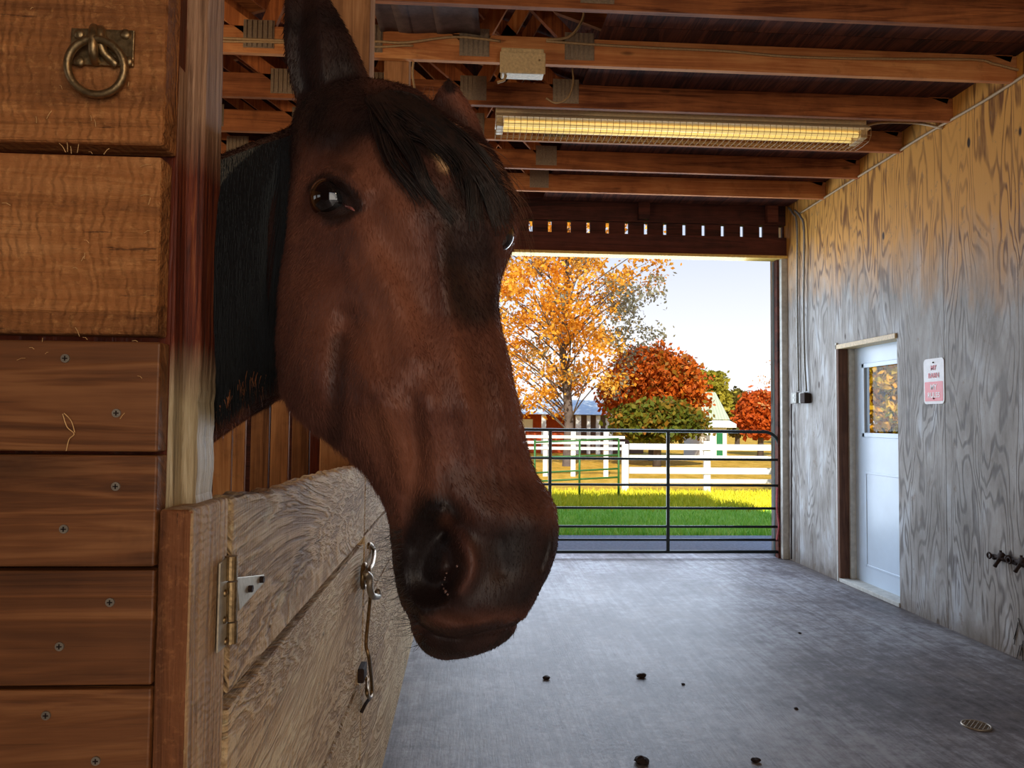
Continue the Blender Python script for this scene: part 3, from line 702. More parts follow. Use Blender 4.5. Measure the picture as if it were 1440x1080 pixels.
# latch: screw eye, hook and long rod
lt = thing('hook_latch', 'long rusty wire hook hanging from screw eyes on the bleached stall door', 'latch', tuple(P(518, 800, X=DX)))
L = lambda px, py, o=.02: P(px, py, X=DX+o)
mb = MB(); mb.tube(smoothpts([L(513, 818, .0), L(515, 812, .03), L(520, 800, .04), L(524, 792, .035), L(526, 775, .01), L(520, 765, .006), L(516, 770, .0)]), .007, 8); mb.build('staple', M['iron'], lt, smooth=True)
mb = MB(); e = L(512, 810, .018); mb.tube([e+Vector((.0, .035*math.cos(k*PI/8), .035*math.sin(k*PI/8))) for k in range(16)], .008, 8, .5, closed=True); mb.build('screw_eye', M['iron'], lt, smooth=True)
mb = MB(); mb.tube(smoothpts([L(514, 806, .04), L(520, 812, .05), L(520, 826, .05), L(524, 838, .055), L(532, 838, .06), L(531, 832, .06)]), .010, 8); mb.build('hook', M['galv'], lt, smooth=True)
mb = MB(); mb.tube(smoothpts([L(521, 838, .03), L(518, 870, .03), L(515, 905, .03), L(519, 925, .04), L(522, 950, .035), L(523, 970, .03), L(521, 981, .03), L(516, 975, .03), L(516, 958, .02), L(512, 950, .01)]), .006, 8); mb.build('rod', M['iron'], lt, smooth=True)
mb = MB(); e = L(511, 945, .012); mb.box(DX, DX+.02, e.y-.05, e.y+.03, e.z-.02, e.z+.025, .5); mb.build('keeper', M['rust'], lt, bevel=.004)
mb = MB(); mb.tube(smoothpts([L(520, 982, .02), L(514, 990, .02), L(508, 1002, .01)]), .006, 6); mb.build('hook_tail', M['rust'], lt, smooth=True)

# stall front beyond the door, its posts ------------------------------------------------------------------------------
t = thing('stall_front', 'bleached plank stall front running on beyond the latch', 'stall front', (DX-.02, 4.5, 0))
mb = MB(); z = 0.0; k = 0
for h_ in (.3, .24, .29, .24, .26):
    mb.box(DX-.04, DX, YD1+.02, YE-.05, z, z+h_-.01, random.random(), jit=.0015); z += h_
mb.build('planks', M['doorw'], t, bevel=.004)
for Yp, w, l in ((2.80, .15, 'tall square orange post rising behind the near ear'), (4.60, .15, 'square orange post seen between the horse ears under the beams')):
    mb = MB(); x1 = DX-.045; mb.box(x1-w, x1, Yp, Yp+w, 0, 4.3 if Yp < 4 else CZ+.16, .6); o = mb.build('timber_post', M['slat'], bevel=.006); tag(o, l, 'post', 'posts of the stall fronts')
# slatted stall wall behind the horse neck
t = thing('slatted_stall_wall', 'upright board stall wall with light gaps, seen under the neck', 'stall wall', (-1.4, 3.6, 0))
SY = 3.6; mb = MB(); px = 20.0; rnd = random.Random(3)
edges = [(20, 52), (55, 90), (92, 125), (128, 160), (163, 205), (208, 240), (243, 271), (275, 297), (300, 325), (327, 344), (352, 377), (380, 405), (410, 434)]
for a_, b_ in edges:
    p, q = P(a_, 640, Y=SY), P(b_, 640, Y=SY); mb.box(p.x, q.x, SY, SY+.025, .0, 2.1+rnd.uniform(-.05, .05), rnd.random())
mb.build('slats', M['slat'], t, bevel=.003)
mb = MB(); mb.box(P(436, 640, Y=SY).x, P(500, 640, Y=SY).x, SY-.01, SY+.03, 0, 2.1, .3)
a_, b_ = P(460, 640, Y=SY), P(490, 680, Y=SY); pz = P(460, 650, Y=SY).z
mb.build('end_panel', M['stain_z'], t, bevel=.004)
mb = MB()
for e0, e1, f0, f1 in ((P(462, 640, Y=SY).x, P(495, 640, Y=SY).x, pz-.008, pz+.004), (P(462, 640, Y=SY).x, P(465, 640, Y=SY).x, pz-.3, pz)): mb.box(e0, e1, SY-.02, SY-.01, f0, f1, .5)
mb.build('panel_trim', M['slat'], t)
mb = MB(); mb.box(P(0, 640, Y=SY).x-.6, P(500, 640, Y=SY).x, SY+.03, SY+.07, .35, .49, .5); mb.box(P(0, 640, Y=SY).x-.6, P(500, 640, Y=SY).x, SY+.03, SY+.07, 1.75, 1.89, .5); mb.build('rail', M['slat'], t)

# ============================================================ pipe gate in the opening
GY = 8.11
t = thing('pipe_gate', 'dark tubular metal farm gate closing the bright doorway', 'gate', (1.5, GY, 0))
gz = lambda py, px=939: P(px, py, Y=GY).z
gx = lambda px, py=690: P(px, py, Y=GY).x
xr, xl = gx(1098), SX+.03
zs = [gz(v) for v in (606, 645.5, 682, 714.5, 740.5, 759, 776)]
r = .017; R = .16
pts = [Vector((xl+r, GY, zs[-1])), Vector((xl+r, GY, zs[0]-R))]
for k in range(1, 9): a = PI-k*PI/16; pts.append(Vector((xl+r+R+R*math.cos(a), GY, zs[0]-R+R*math.sin(a))))
for k in range(0, 9): a = PI/2-k*PI/16; pts.append(Vector((xr-r-R+R*math.cos(a), GY, zs[0]-R+R*math.sin(a))))
pts.append(Vector((xr-r, GY, zs[-1])))
mb = MB(); mb.tube(pts, r, 12, .5); mb.tube([(xl+r, GY, zs[-1]), (xr-r, GY, zs[-1])], r, 12, .5); mb.build('frame', M['black'], t, smooth=True)
for z in zs[1:-1]:
    mb = MB(); mb.tube([(xl+r, GY, z), (xr-r, GY, z)], .0135, 10, .5); mb.build('rail', M['black'], t, smooth=True)
for px in (773, 939):
    mb = MB(); mb.box(gx(px)-.017, gx(px)+.017, GY-.022, GY-.0, zs[-1]-.01, zs[0], .5); mb.build('stay', M['black'], t, bevel=.004)
mb = MB(); mb.tube(smoothpts([(xr-.01, GY, zs[2]+.12), (xr+.05, GY-.03, zs[2]+.09), (xr+.07, GY-.03, zs[2]+.05), (xr-.01, GY, zs[2]+.05)]), .008, 6); mb.build('latch_chain', M['galv'], t, smooth=True)
mb = MB(); mb.tube(smoothpts([(xr-.05, GY-.03, zs[2]-.02), (xr-.06, GY-.04, zs[3]), (xr-.04, GY-.04, zs[4]+.02), (xr-.06, GY-.03, zs[5])]), .009, 6)
tag(mb.build('twine', plain('pink_twine', (168, 78, 84), .8, 0, 80, .3, 0), smooth=True), 'faded pink twine tied down the right end of the gate', 'twine')
# ============================================================ the horse
YH = .95
def X_at(px, py, Y): return P(px, py, Y=Y)
rows = np.array([
 # py,  xl,  xr,   Yc,  ratio, theta(deg)
 [129, 520, 566, 1.02, 1.0, 30],
 [134, 480, 588, 1.02, 1.0, 30],
 [146, 440, 606, 1.02, 1.0, 30],
 [165, 420, 622, 1.01, 1.0, 32],
 [185, 412, 646, 1.00, 1.05, 34],
 [210, 409, 680, .99, 1.15, 35],
 [240, 407, 702, .98, 1.22, 36],
 [270, 404, 714, .97, 1.30, 36],
 [300, 400, 723, .96, 1.35, 36],
 [325, 397, 727, .96, 1.40, 36],
 [345, 394, 722, .95, 1.42, 36],
 [370, 390, 712, .95, 1.42, 36],
 [400, 386, 702, .95, 1.42, 36],
 [430, 383, 697, .94, 1.42, 36],
 [470, 380, 702, .94, 1.42, 36],
 [510, 381, 712, .93, 1.42, 35],
 [545, 387, 720, .92, 1.40, 34],
 [575, 401, 727, .91, 1.36, 33],
 [598, 428, 731, .91, 1.30, 32],
 [612, 452, 735, .905, 1.24, 32],
 [635, 480, 742, .90, 1.15, 30],
 [665, 514, 752, .89, 1.10, 28],
 [690, 533, 768, .885, 1.05, 26],
 [712, 542, 781, .88, 1.0, 25],
 [740, 548, 784, .88, .98, 24],
 [770, 551, 782, .88, .97, 23],
 [800, 554, 773, .875, .97, 22],
 [830, 560, 758, .87, .97, 22],
 [850, 567, 748, .87, .97, 22],
 [865, 576, 739, .87, .95, 22],
 [878, 590, 722, .87, .92, 22],
 [888, 606, 702, .87, .9, 22],
 [896, 634, 668, .87, .9, 22]], float)
def hloft(rows, step=3.5, nseg=100, nexp=2.35, ysc=1.0):
    pys = np.arange(rows[0, 0], rows[-1, 0]+.01, step)
    cols = [np.interp(pys, rows[:, 0], rows[:, i]) for i in range(1, 6)]
    ker = np.array([1, 2, 3, 2, 1.])/9
    sm = []
    for c in cols:
        p = np.pad(c, 2, mode='edge'); s = np.convolve(p, ker, 'valid'); s[0], s[-1] = c[0], c[-1]; s[1], s[-2] = (s[1]+c[1])/2, (s[-2]+c[-2])/2; sm.append(s)
    xl, xr, Yc, ra, th = sm
    rings = []
    ph = np.linspace(0, 2*PI, nseg, endpoint=False)
    for i, py in enumerate(pys):
        t = math.radians(th[i]); e = 2/nexp
        u = np.sign(np.cos(ph))*np.abs(np.cos(ph))**e
        v = ra[i]*np.sign(np.sin(ph))*np.abs(np.sin(ph))**e
        # the face narrows a little towards its front, the back of the jaw too
        u = u*(1-.10*np.clip(v/ra[i], 0, 1)**2-.12*np.clip(-v/ra[i], 0, 1)**2)
        x = v*math.sin(t)-u*math.cos(t); y = -v*math.cos(t)-u*math.sin(t)
        pl, pr = P(xl[i], py, Y=Yc[i]), P(xr[i], py, Y=Yc[i])
        hw = (pr.x-pl.x)/2; s = 2*hw/(x.max()-x.min()); mid = (pl.x+pr.x)/2
        X = mid+(x-(x.max()+x.min())/2)*s; Y = Yc[i]+y*s*ysc
        z = (pl.z+pr.z)/2
        rings.append([Vector((X[k], Y[k], z)) for k in range(nseg)])
    return rings
hb_ = MB()
headrings = hloft(rows); hb_.loft(headrings)
chin = np.array([
 [846, 590, 690, .885, .8, 22], [856, 579, 715, .885, .8, 22], [868, 577, 726, .885, .8, 22], [882, 579, 729, .885, .8, 22], [892, 583, 724, .885, .8, 22], [902, 588, 713, .885, .8, 22],
 [912, 596, 692, .885, .78, 22], [920, 605, 666, .885, .75, 22], [926, 618, 645, .885, .7, 22]], float)
hb_.loft(hloft(chin, 2.5, 60, 2.1))
# ears -----------------------------------------------------------------------
def ear(rows, ratio, th=0):
    r = np.array([[a, b, c, d, ratio, th] for a, b, c, d in rows], float); return hloft(r, 3, 48, 2.0)
hb_.loft(ear([(-62, 425, 429, 1.0), (-50, 417, 436, .995), (-30, 408, 448, .99), (0, 400, 465, .985), (30, 399, 482, .98), (60, 400, 499, .975), (90, 402, 512, .972), (120, 409, 522, .972), (145, 417, 528, .975), (175, 425, 528, .985), (205, 440, 520, 1.0)], .52))
hb_.loft(ear([(106, 630, 632, .98), (112, 626, 637, .98), (122, 618, 646, .98), (140, 609, 658, .98), (160, 604, 669, .98), (180, 606, 678, .98), (200, 616, 684, .98), (225, 640, 692, .985)], .5))
# neck, trunk and legs ----------------------------------------------------------
def nring(x, y, z0, z1, hw, n=56, k=2.2):
    e = 2/k; out = []
    for i in range(n):
        a = 2*PI*i/n; c, s = math.cos(a), math.sin(a)
        out.append(Vector((x, y+hw*math.copysign(abs(c)**e, c), (z0+z1)/2+(z1-z0)/2*math.copysign(abs(s)**e, s))))
    return out
st = []
for px, yt, yb, Y, hw in ((560, 215, 500, 1.02, .04), (520, 180, 535, 1.02, .07), (470, 160, 560, 1.04, .085), (430, 176, 555, 1.07, .09), (400, 190, 556, 1.10, .095), (370, 200, 578, 1.14, .098), (330, 217, 606, 1.19, .10), (288, 234, 636, 1.235, .105)):
    a, b = P(px, yt, Y=Y), P(px, yb, Y=Y); st.append((a.x, Y, b.z, a.z, hw))
st += [(-.55, 1.31, 1.28, 1.87, .12), (-.75, 1.42, 1.12, 1.82, .15), (-.95, 1.54, .98, 1.73, .19), (-1.2, 1.62, .88, 1.64, .25), (-1.6, 1.7, .84, 1.58, .29), (-2.1, 1.76, .86, 1.54, .30), (-2.45, 1.8, .92, 1.58, .29), (-2.7, 1.82, 1.0, 1.54, .22), (-2.8, 1.83, 1.12, 1.42, .1)]
st = np.array(st); tt = np.arange(len(st)); ti = np.linspace(0, len(st)-1, 90)
sti = np.stack([np.interp(ti, tt, st[:, i]) for i in range(5)], 1)
for i in range(5):
    p = np.pad(sti[:, i], 3, mode='edge'); q = np.convolve(p, np.ones(7)/7, 'valid'); q[:6] = sti[:6, i]; sti[:, i] = q
hb_.loft([nring(*r) for r in sti])
for (x, y) in ((-1.12, 1.47), (-1.05, 1.74)):
    hb_.tube([(x-.05, y, 1.2), (x-.02, y, .95), (x, y, .75), (x+.01, y, .52), (x, y, .46), (x, y, .3), (x, y, .14), (x+.05, y, .07), (x+.06, y, .0)], [.13, .12, .075, .05, .052, .033, .04, .045, .062], 20)
for (x, y) in ((-2.5, 1.62), (-2.42, 1.98)):
    hb_.tube([(x+.05, y, 1.25), (x+.12, y, .98), (x+.02, y, .78), (x-.14, y, .58), (x-.14, y, .5), (x-.1, y, .3), (x-.08, y, .14), (x-.03, y, .07), (x-.02, y, .0)], [.2, .17, .11, .055, .055, .036, .042, .045, .062], 20)
tail_src = MB()

# first surface, used to seat the lids ------------------------------------------
tmp_bvh = BVHTree.FromPolygons(hb_.v, [f for f in hb_.f if len(f) == 4])
def surf(px, py, bvh=None, lift=0.0):
    d = (_f + _r*((px-CX)/F) + _u*((CY-py)/F)).normalized()
    h = (bvh or tmp_bvh).ray_cast(CAM, d, 3)
    if h[0] is None: return None
    return h[0]-d*lift
def seated(pts, lift, bvh=None, k=5):
    out = []
    for p in smoothpts([(x, y, 0) for x, y in pts], k):
        s = surf(p.x, p.y, bvh, lift)
        if s is not None: out.append(s)
    return out
EYE_C = surf(467, 280, lift=-.0262)
EYE_R = .0255

raw = hb_.build('raw', None, fix=True)
rm = raw.modifiers.new('r', 'REMESH'); rm.mode = 'VOXEL'; rm.voxel_size = .0034; rm.use_smooth_shade = True
sm_ = raw.modifiers.new('s', 'SMOOTH'); sm_.iterations = 12; sm_.factor = .5
bpy.context.view_layer.update()
dg = bpy.context.evaluated_depsgraph_get()
me = bpy.data.meshes.new_from_object(raw.evaluated_get(dg)); bpy.data.objects.remove(raw)
nv = len(me.vertices); print('horse verts', nv)
co = np.empty(nv*3, np.float32); me.vertices.foreach_get('co', co); co = co.reshape(-1, 3).astype(float)

def polydist(px, py, pts):
    """distance in photo pixels from vertices to a polyline, and the parameter along it"""
    best = np.full(px.shape, 1e9)
    pts = [tuple(map(float, p)) for p in pts]
    if len(pts) == 1: return np.hypot(px-pts[0][0], py-pts[0][1])
    for (ax, ay), (bx, by) in zip(pts[:-1], pts[1:]):
        dx, dy = bx-ax, by-ay; L2 = dx*dx+dy*dy+1e-9
        t = np.clip(((px-ax)*dx+(py-ay)*dy)/L2, 0, 1)
        best = np.minimum(best, np.hypot(px-ax-t*dx, py-ay-t*dy))
    return best
def spl(pts, k=5): return [(p.x, p.y) for p in smoothpts([(x, y, 0) for x, y in pts], k)] if len(pts) > 2 else pts
def normals():
    me.vertices.foreach_set('co', co.astype(np.float32).ravel()); me.update()
    a = np.empty(nv*3, np.float32); me.vertex_normals.foreach_get('vector', a); return a.reshape(-1, 3).astype(float)
def sculpt(feats, nmask=.15, gain=1.0, useN=False):
    global co
    N = normals(); px, py, z = proj(co)
    d = co-nC; d /= np.linalg.norm(d, axis=1)[:, None]
    facing = -(N*d).sum(1)
    w = np.clip((facing-nmask)/.35, 0, 1)
    w *= (z < 1.35) & (z > .5)
    amt = np.zeros(nv)
    for pts, sig, amp in feats:
        D = polydist(px, py, spl(pts)); amt += amp*gain*np.exp(-(D/sig)**2)
    co = co+((N if useN else -d)*(w*amt)[:, None])
mm = .001
# broad anatomy
sculpt([
 ([(470, 238), (490, 250), (508, 272)], 16, 11*mm),               # brow ridge over the eye
 ([(446, 262), (440, 285), (450, 308)], 13, 5*mm),
 ([(470, 215), (455, 222)], 20, -10*mm),                           # hollow above the eye
 ([(468, 284)], 30, -9*mm),                                       # orbit
 ([(495, 310), (530, 380), (566, 450), (580, 500)], 20, 8*mm),     # facial crest
 ([(520, 300), (560, 370), (600, 440)], 26, -5*mm),
 ([(430, 420), (440, 480), (430, 540)], 36, 10*mm),                # cheek muscle
 ([(488, 450), (480, 500), (474, 560), (480, 602)], 19, -11*mm),    # groove in front of the cheek
 ([(500, 510), (540, 580), (560, 640), (556, 700)], 16, 6*mm),
 ([(520, 560), (545, 640), (560, 690)], 9, -4*mm),
 ([(578, 560), (586, 640), (580, 700), (574, 760)], 14, -6*mm),    # folds running to the mouth corner
 ([(602, 560), (612, 640), (606, 700)], 14, 5*mm),
 ([(497, 600), (530, 660), (560, 730)], 8, 4*mm),
 ([(620, 330), (630, 430), (650, 540), (668, 640)], 16, 6*mm),     # edge of the nasal bone, near side
 ([(700, 420), (706, 520), (718, 620)], 12, 5*mm),
 ([(660, 380), (668, 480), (685, 600)], 22, -5*mm),
 ([(600, 200), (610, 250)], 40, 5*mm),
 ([(716, 322), (720, 335)], 14, 8*mm),
 ([(540, 250), (560, 300)], 30, 3*mm),
 ([(424, 250), (414, 330)], 14, -4*mm),
 ([(484, 345), (520, 440)], 10, 3*mm),
 ([(650, 690), (680, 720)], 30, 5*mm),
 ([(757, 735)], 22, 6*mm),
 ([(700, 760), (706, 800)], 16, -6*mm),
 ([(640, 860), (690, 855)], 28, 5*mm),
 ([(610, 848), (600, 860)], 16, 5*mm),
 ([(640, 880), (690, 872), (730, 858)], 8, -2*mm),
], gain=1.3)
# finer
sculpt([
 ([(644, 718), (612, 722)], 8, 4*mm), ([(580, 846), (610, 856), (636, 846)], 10, 4*mm),  # nostril rim
 ([(622, 722), (636, 738), (652, 762), (663, 788), (659, 812), (644, 832)], 12, 15*mm),      # inner wing of the nostril
 ([(634, 716), (645, 718)], 7, -5*mm),
 ([(630, 744), (612, 762), (600, 790), (598, 812), (612, 824)], 25, -34*mm), ([(634, 736), (624, 748)], 9, -10*mm),                   # nostril opening
 ([(632, 775), (634, 800), (628, 815)], 9, -12*mm),
 ([(770, 742), (768, 775), (758, 800)], 7, -9*mm),
 ([(777, 735), (778, 760), (770, 790)], 5, 4*mm),
 ([(622, 862), (640, 872), (652, 874)], 7, -2*mm),
 ([(428, -20), (424, 30), (422, 80), (430, 125)], 16, -20*mm),                               # near ear bowl
 ([(447, 0), (450, 60), (456, 120), (466, 150)], 7, 5*mm),
 ([(622, 150), (626, 180)], 13, -6*mm),
 ([(632, 118), (650, 150), (662, 190)], 6, 3*mm),
])
# lids
sculpt([
 ([(441, 262), (452, 252), (466, 248), (482, 256), (496, 276), (508, 288)], 5.5, 5.5*mm),
 ([(441, 252), (454, 243), (470, 242), (488, 254), (502, 274)], 3.5, -4*mm), ([(440, 245), (454, 236), (472, 234), (492, 246)], 5, 3*mm),
 ([(445, 288), (452, 302), (466, 309), (484, 303), (498, 294)], 4.5, 4.5*mm),
 ([(456, 317), (472, 318), (490, 307)], 3, -2*mm),
 ([(462, 325), (480, 318), (496, 306)], 3.5, 2*mm),
 ([(452, 272), (462, 268), (474, 274), (482, 286)], 10, -7*mm),
 ([(455, 288), (468, 292), (480, 290)], 9, -7*mm),
 ([(492, 291), (498, 292)], 4, -3*mm),
])
sculpt([
 ([(580, 862), (596, 880), (622, 893), (650, 894), (680, 887), (714, 880), (730, 872)], 4.5, -9*mm),
 ([(584, 850), (600, 868), (626, 881), (652, 882), (684, 875), (722, 866)], 6, 4*mm),
 ([(640, 908), (680, 900)], 12, 3*mm), ([(648, 886), (662, 884)], 4, -2*mm),
], nmask=-.1)
# veins and small irregularity
px, py, _z = proj(co)
for (ps, sg, am) in [([(520, 480), (535, 540), (565, 590), (575, 650)], 4, 2.2), ([(600, 590), (625, 650), (640, 700)], 4, 1.8), ([(552, 450), (560, 520), (600, 580)], 4, 1.6), ([(490, 360), (497, 420), (520, 470)], 4, 1.6), ([(655, 560), (690, 640), (700, 690)], 5, 1.6)]:
    sculpt([(ps, sg, am*mm)])
nz = np.array([mnoise.noise(Vector(p)*22)*.0016+mnoise.noise(Vector(p)*60)*.0006 if p[0] > -.6 else 0 for p in co])
co = co+normals()*nz[:, None]
N = normals()
# wrinkles around the muzzle and lips
px, py, zz_ = proj(co)
wr = np.exp(-((py-870)/30)**2)*(px > 560)
nz = np.array([(mnoise.noise(Vector((p[0]*60, p[1]*60, p[2]*200)))*.0012*w) if w > .05 else 0 for p, w in zip(co, wr)])
co = co+N*nz[:, None]; N = normals()

# coat colour patches: red bay with black points, some face shading painted in -----------------------------------
px, py, zz_ = proj(co)
dark = np.zeros(nv)
def patch(pts, sig, a, y_only=None):
    global dark
    D = polydist(px, py, spl(pts)); t_ = np.clip((1.45-D/sig)/.9, 0, 1); dark = np.maximum(dark, a*t_*t_*(3-2*t_))
jn = np.array([mnoise.noise(Vector(p)*30) for p in co])
patch([(625, 800), (680, 800), (740, 795)], 78, .93); patch([(615, 735), (590, 790), (600, 830)], 44, 1.0)
patch([(600, 870), (660, 885), (720, 870)], 20, .55)
patch([(610, 905), (660, 905), (700, 895)], 30, .9)
patch([(430, -40), (445, 60), (470, 150)], 66, .95)
patch([(500, 160), (560, 160), (600, 190)], 40, .95)
patch([(630, 108), (633, 122)], 10, .9); patch([(560, 200), (600, 260), (640, 320)], 34, .6)
patch([(655, 290), (660, 360), (668, 420)], 44, .88); patch([(610, 160), (650, 195), (690, 240), (708, 290)], 26, .8); patch([(692, 320), (688, 420)], 30, .45)  # first and last: shading of the nose bridge painted into the coat
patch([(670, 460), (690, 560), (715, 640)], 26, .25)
patch([(640, 690), (700, 700), (740, 710)], 34, .5)
patch([(440, 262), (460, 250), (485, 265), (502, 290), (470, 306), (446, 290)], 9, .9); patch([(468, 280)], 22, .9)
patch([(470, 232), (490, 238)], 8, .5)
patch([(478, 480), (474, 560), (468, 606)], 13, .55)  # shadow of the hollow before the cheek painted into the coat
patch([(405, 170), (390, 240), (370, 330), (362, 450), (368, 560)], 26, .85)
dark = np.clip(dark+jn*.12*(dark > .02), 0, 1)
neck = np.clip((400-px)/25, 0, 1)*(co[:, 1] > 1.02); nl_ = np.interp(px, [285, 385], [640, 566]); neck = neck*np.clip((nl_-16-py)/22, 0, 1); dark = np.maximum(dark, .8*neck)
dark = np.where(co[:, 2] < .62, 1.0, dark)
wing = np.exp(-(polydist(px, py, spl([(628, 732), (642, 748), (657, 775), (661, 800), (650, 826)]))/9)**2); dark = dark*(1-.6*wing)
patch([(580, 862), (596, 880), (622, 893), (650, 894), (680, 887), (714, 880), (730, 872)], 3.5, .95)  # shade in the mouth crease painted as a dark line
tan = np.zeros(nv)
for ps, sg, a in [([(520, 240), (560, 280), (540, 330), (560, 420), (530, 500)], 46, .8), ([(540, 600), (590, 680), (600, 720)], 34, .9), ([(430, 400), (450, 470)], 40, .4), ([(640, 500), (690, 600)], 28, .5), ([(630, 205), (628, 225)], 14, .9), ([(640, 150), (655, 180)], 18, .5), ([(668, 290)], 8, .4), ([(425, 245), (415, 290), (412, 330)], 10, .5), ([(632, 838), (628, 850)], 10, .35), ([(600, 858), (640, 870), (690, 866), (720, 856)], 12, .6)]:
    D = polydist(px, py, spl(ps)); tan = np.maximum(tan, a*np.exp(-(D/sg)**2))
inner = np.exp(-(polydist(px, py, [(424, 60), (430, 125)])/14)**2)
pink = .8*inner
colr = np.zeros((nv, 4), np.float32)
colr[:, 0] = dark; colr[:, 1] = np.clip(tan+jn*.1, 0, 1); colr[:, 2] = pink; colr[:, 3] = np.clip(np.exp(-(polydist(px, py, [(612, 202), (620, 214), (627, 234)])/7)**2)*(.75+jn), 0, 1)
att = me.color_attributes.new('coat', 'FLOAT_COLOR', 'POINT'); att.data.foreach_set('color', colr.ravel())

def coatmat(name, hair=False):
    n = NT(name); c = n.coord()
    a = n.n('ShaderNodeAttribute', attribute_name='coat'); sp = n.n('ShaderNodeSeparateColor'); n.l(a.outputs['Color'], sp.inputs[0])
    nz = n.noise(c, 14, 6, .65); nf = n.noise(n.scalev(c, (420, 420, 90)), 1, 3, .6)
    base = n.ramp(n.math('ADD', n.math('MULTIPLY', nz, .7), n.math('MULTIPLY', nf, .3)), [(.32, lin((68, 38, 31))), (.5, lin((93, 55, 43))), (.68, lin((116, 72, 55)))])
    base = n.mix(sp.outputs[1], base, lin((124, 76, 55)))
    base = n.mix(sp.outputs[2], base, lin((86, 38, 34)))
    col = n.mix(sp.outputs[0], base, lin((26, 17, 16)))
    col = n.mix(a.outputs['Alpha'], col, lin((205, 165, 120)))
    if hair:
        return n.done(n.mix(.25, col, lin((190, 120, 80)), 'MIX') if False else col, .7, None, spec=.1, **{'Sheen Weight': 0.0})
    vb = n.noise(n.scalev(c, (260, 260, 70)), 1, 4, .7)
    return n.done(col, .5, n.bump(vb, .4, .003), spec=.33, **{'Sheen Weight': .03, 'Sheen Roughness': .4, 'Sheen Tint': lin((220, 150, 110))})
me.polygons.foreach_set('use_smooth', [True]*len(me.polygons))
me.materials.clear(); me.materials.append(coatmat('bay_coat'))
horse = thing('horse', 'bay horse with black mane leaning its head over the stall door', 'horse', (-1.7, 1.7, 0))
body = bpy.data.objects.new('body', me); COL.objects.link(body); par(body, horse)
nf = len(me.polygons)
tri = [tuple(p.vertices) for p in me.polygons]
bvh = BVHTree.FromPolygons([tuple(v) for v in co], tri)

# eyes
n = NT('horse_eye'); M['eye'] = n.done(lin((16, 10, 8)), .03, spec=.6, **{'Coat Weight': .8, 'Coat Roughness': .01})
mb = MB(); mb.ball(EYE_C, EYE_R, .5, 24); mb.build('eye', M['eye'], horse, smooth=True)
fe = surf(714, 325, bvh); 
if fe is None: fe = surf(708, 325, bvh)
mb = MB(); mb.ball(Vector(fe)+Vector((-.012, .018, 0)), .02, .5, 20); mb.build('eye', M['eye'], horse, smooth=True)
# pink flesh at the eye corner
mb = MB(); pts = [surf(x, y, bvh, .001) for x, y in ((482, 286), (488, 291), (494, 293), (498, 296))]
n = NT('eye_corner_flesh'); mb.tube(pts, [.0008, .0018, .0018, .0008], 8); mb.build('tear_duct', n.done(lin((150, 92, 86)), .2), horse, smooth=True)
# wet drops at the nostril
mb = MB()
for x, y, r_ in [(643, 796, .0016), (628, 806, .0012), (625, 815, .0012), (622, 822, .001), (627, 832, .0022), (630, 836, .0016), (624, 828, .0012), (626, 812, .001)]:
    s = surf(x, y, bvh, .0005)
    if s is not None: mb.ball(s, r_, .5, 6)
n = NT('moisture'); mb.build('moisture_drops', n.done(lin((120, 90, 80)), .03, spec=.8), horse, smooth=True)

# hair strands: ribbons with three sides, one mesh per part ---------------------------
def strands(name, lines, r0, matr, parent, kind=None, n=3):
    V = []; Fc = []; o = 0
    for ln in lines:
        m = len(ln)
        if m < 2: continue
        ln = np.array([tuple(p) for p in ln]); d = np.gradient(ln, axis=0); d /= np.linalg.norm(d, axis=1)[:, None]+1e-9
        side = np.cross(d, np.array([.3, -1, .2])); side /= np.linalg.norm(side, axis=1)[:, None]+1e-9
        b = np.cross(d, side)
        rr = r0*np.linspace(1, .25, m)[:, None]
        for k in range(n):
            a = 2*PI*k/n; V.append(ln+(side*math.cos(a)+b*math.sin(a))*rr)
        for i in range(m-1):
            for k in range(n):
                k2 = (k+1) % n; Fc.append((o+k*m+i, o+k2*m+i, o+k2*m+i+1, o+k*m+i+1))
        o += n*m
    V = np.concatenate(V); me_ = bpy.data.meshes.new(name); me_.from_pydata(V.tolist(), [], Fc)
    me_.polygons.foreach_set('use_smooth', [True]*len(me_.polygons)); me_.materials.append(matr)
    ob = bpy.data.objects.new(name, me_); COL.objects.link(ob); par(ob, parent)
    if kind: ob['kind'] = kind
    return ob
def hairmat(name, a, b, rough=.4):
    n = NT(name); c = n.coord(); f = n.noise(n.scalev(c, (90, 90, 6)), 1, 3, .6)
    return n.done(n.ramp(f, [(.35, lin(a)), (.7, lin(b))]), rough, spec=.5)
black = hairmat('black_mane_hair', (7, 9, 10), (20, 24, 26), .85)
brownh = hairmat('dark_brown_hair', (14, 10, 9), (44, 28, 22), .55)
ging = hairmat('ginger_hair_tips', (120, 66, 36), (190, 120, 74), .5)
R = random.Random(11)
lines = []; tips = []
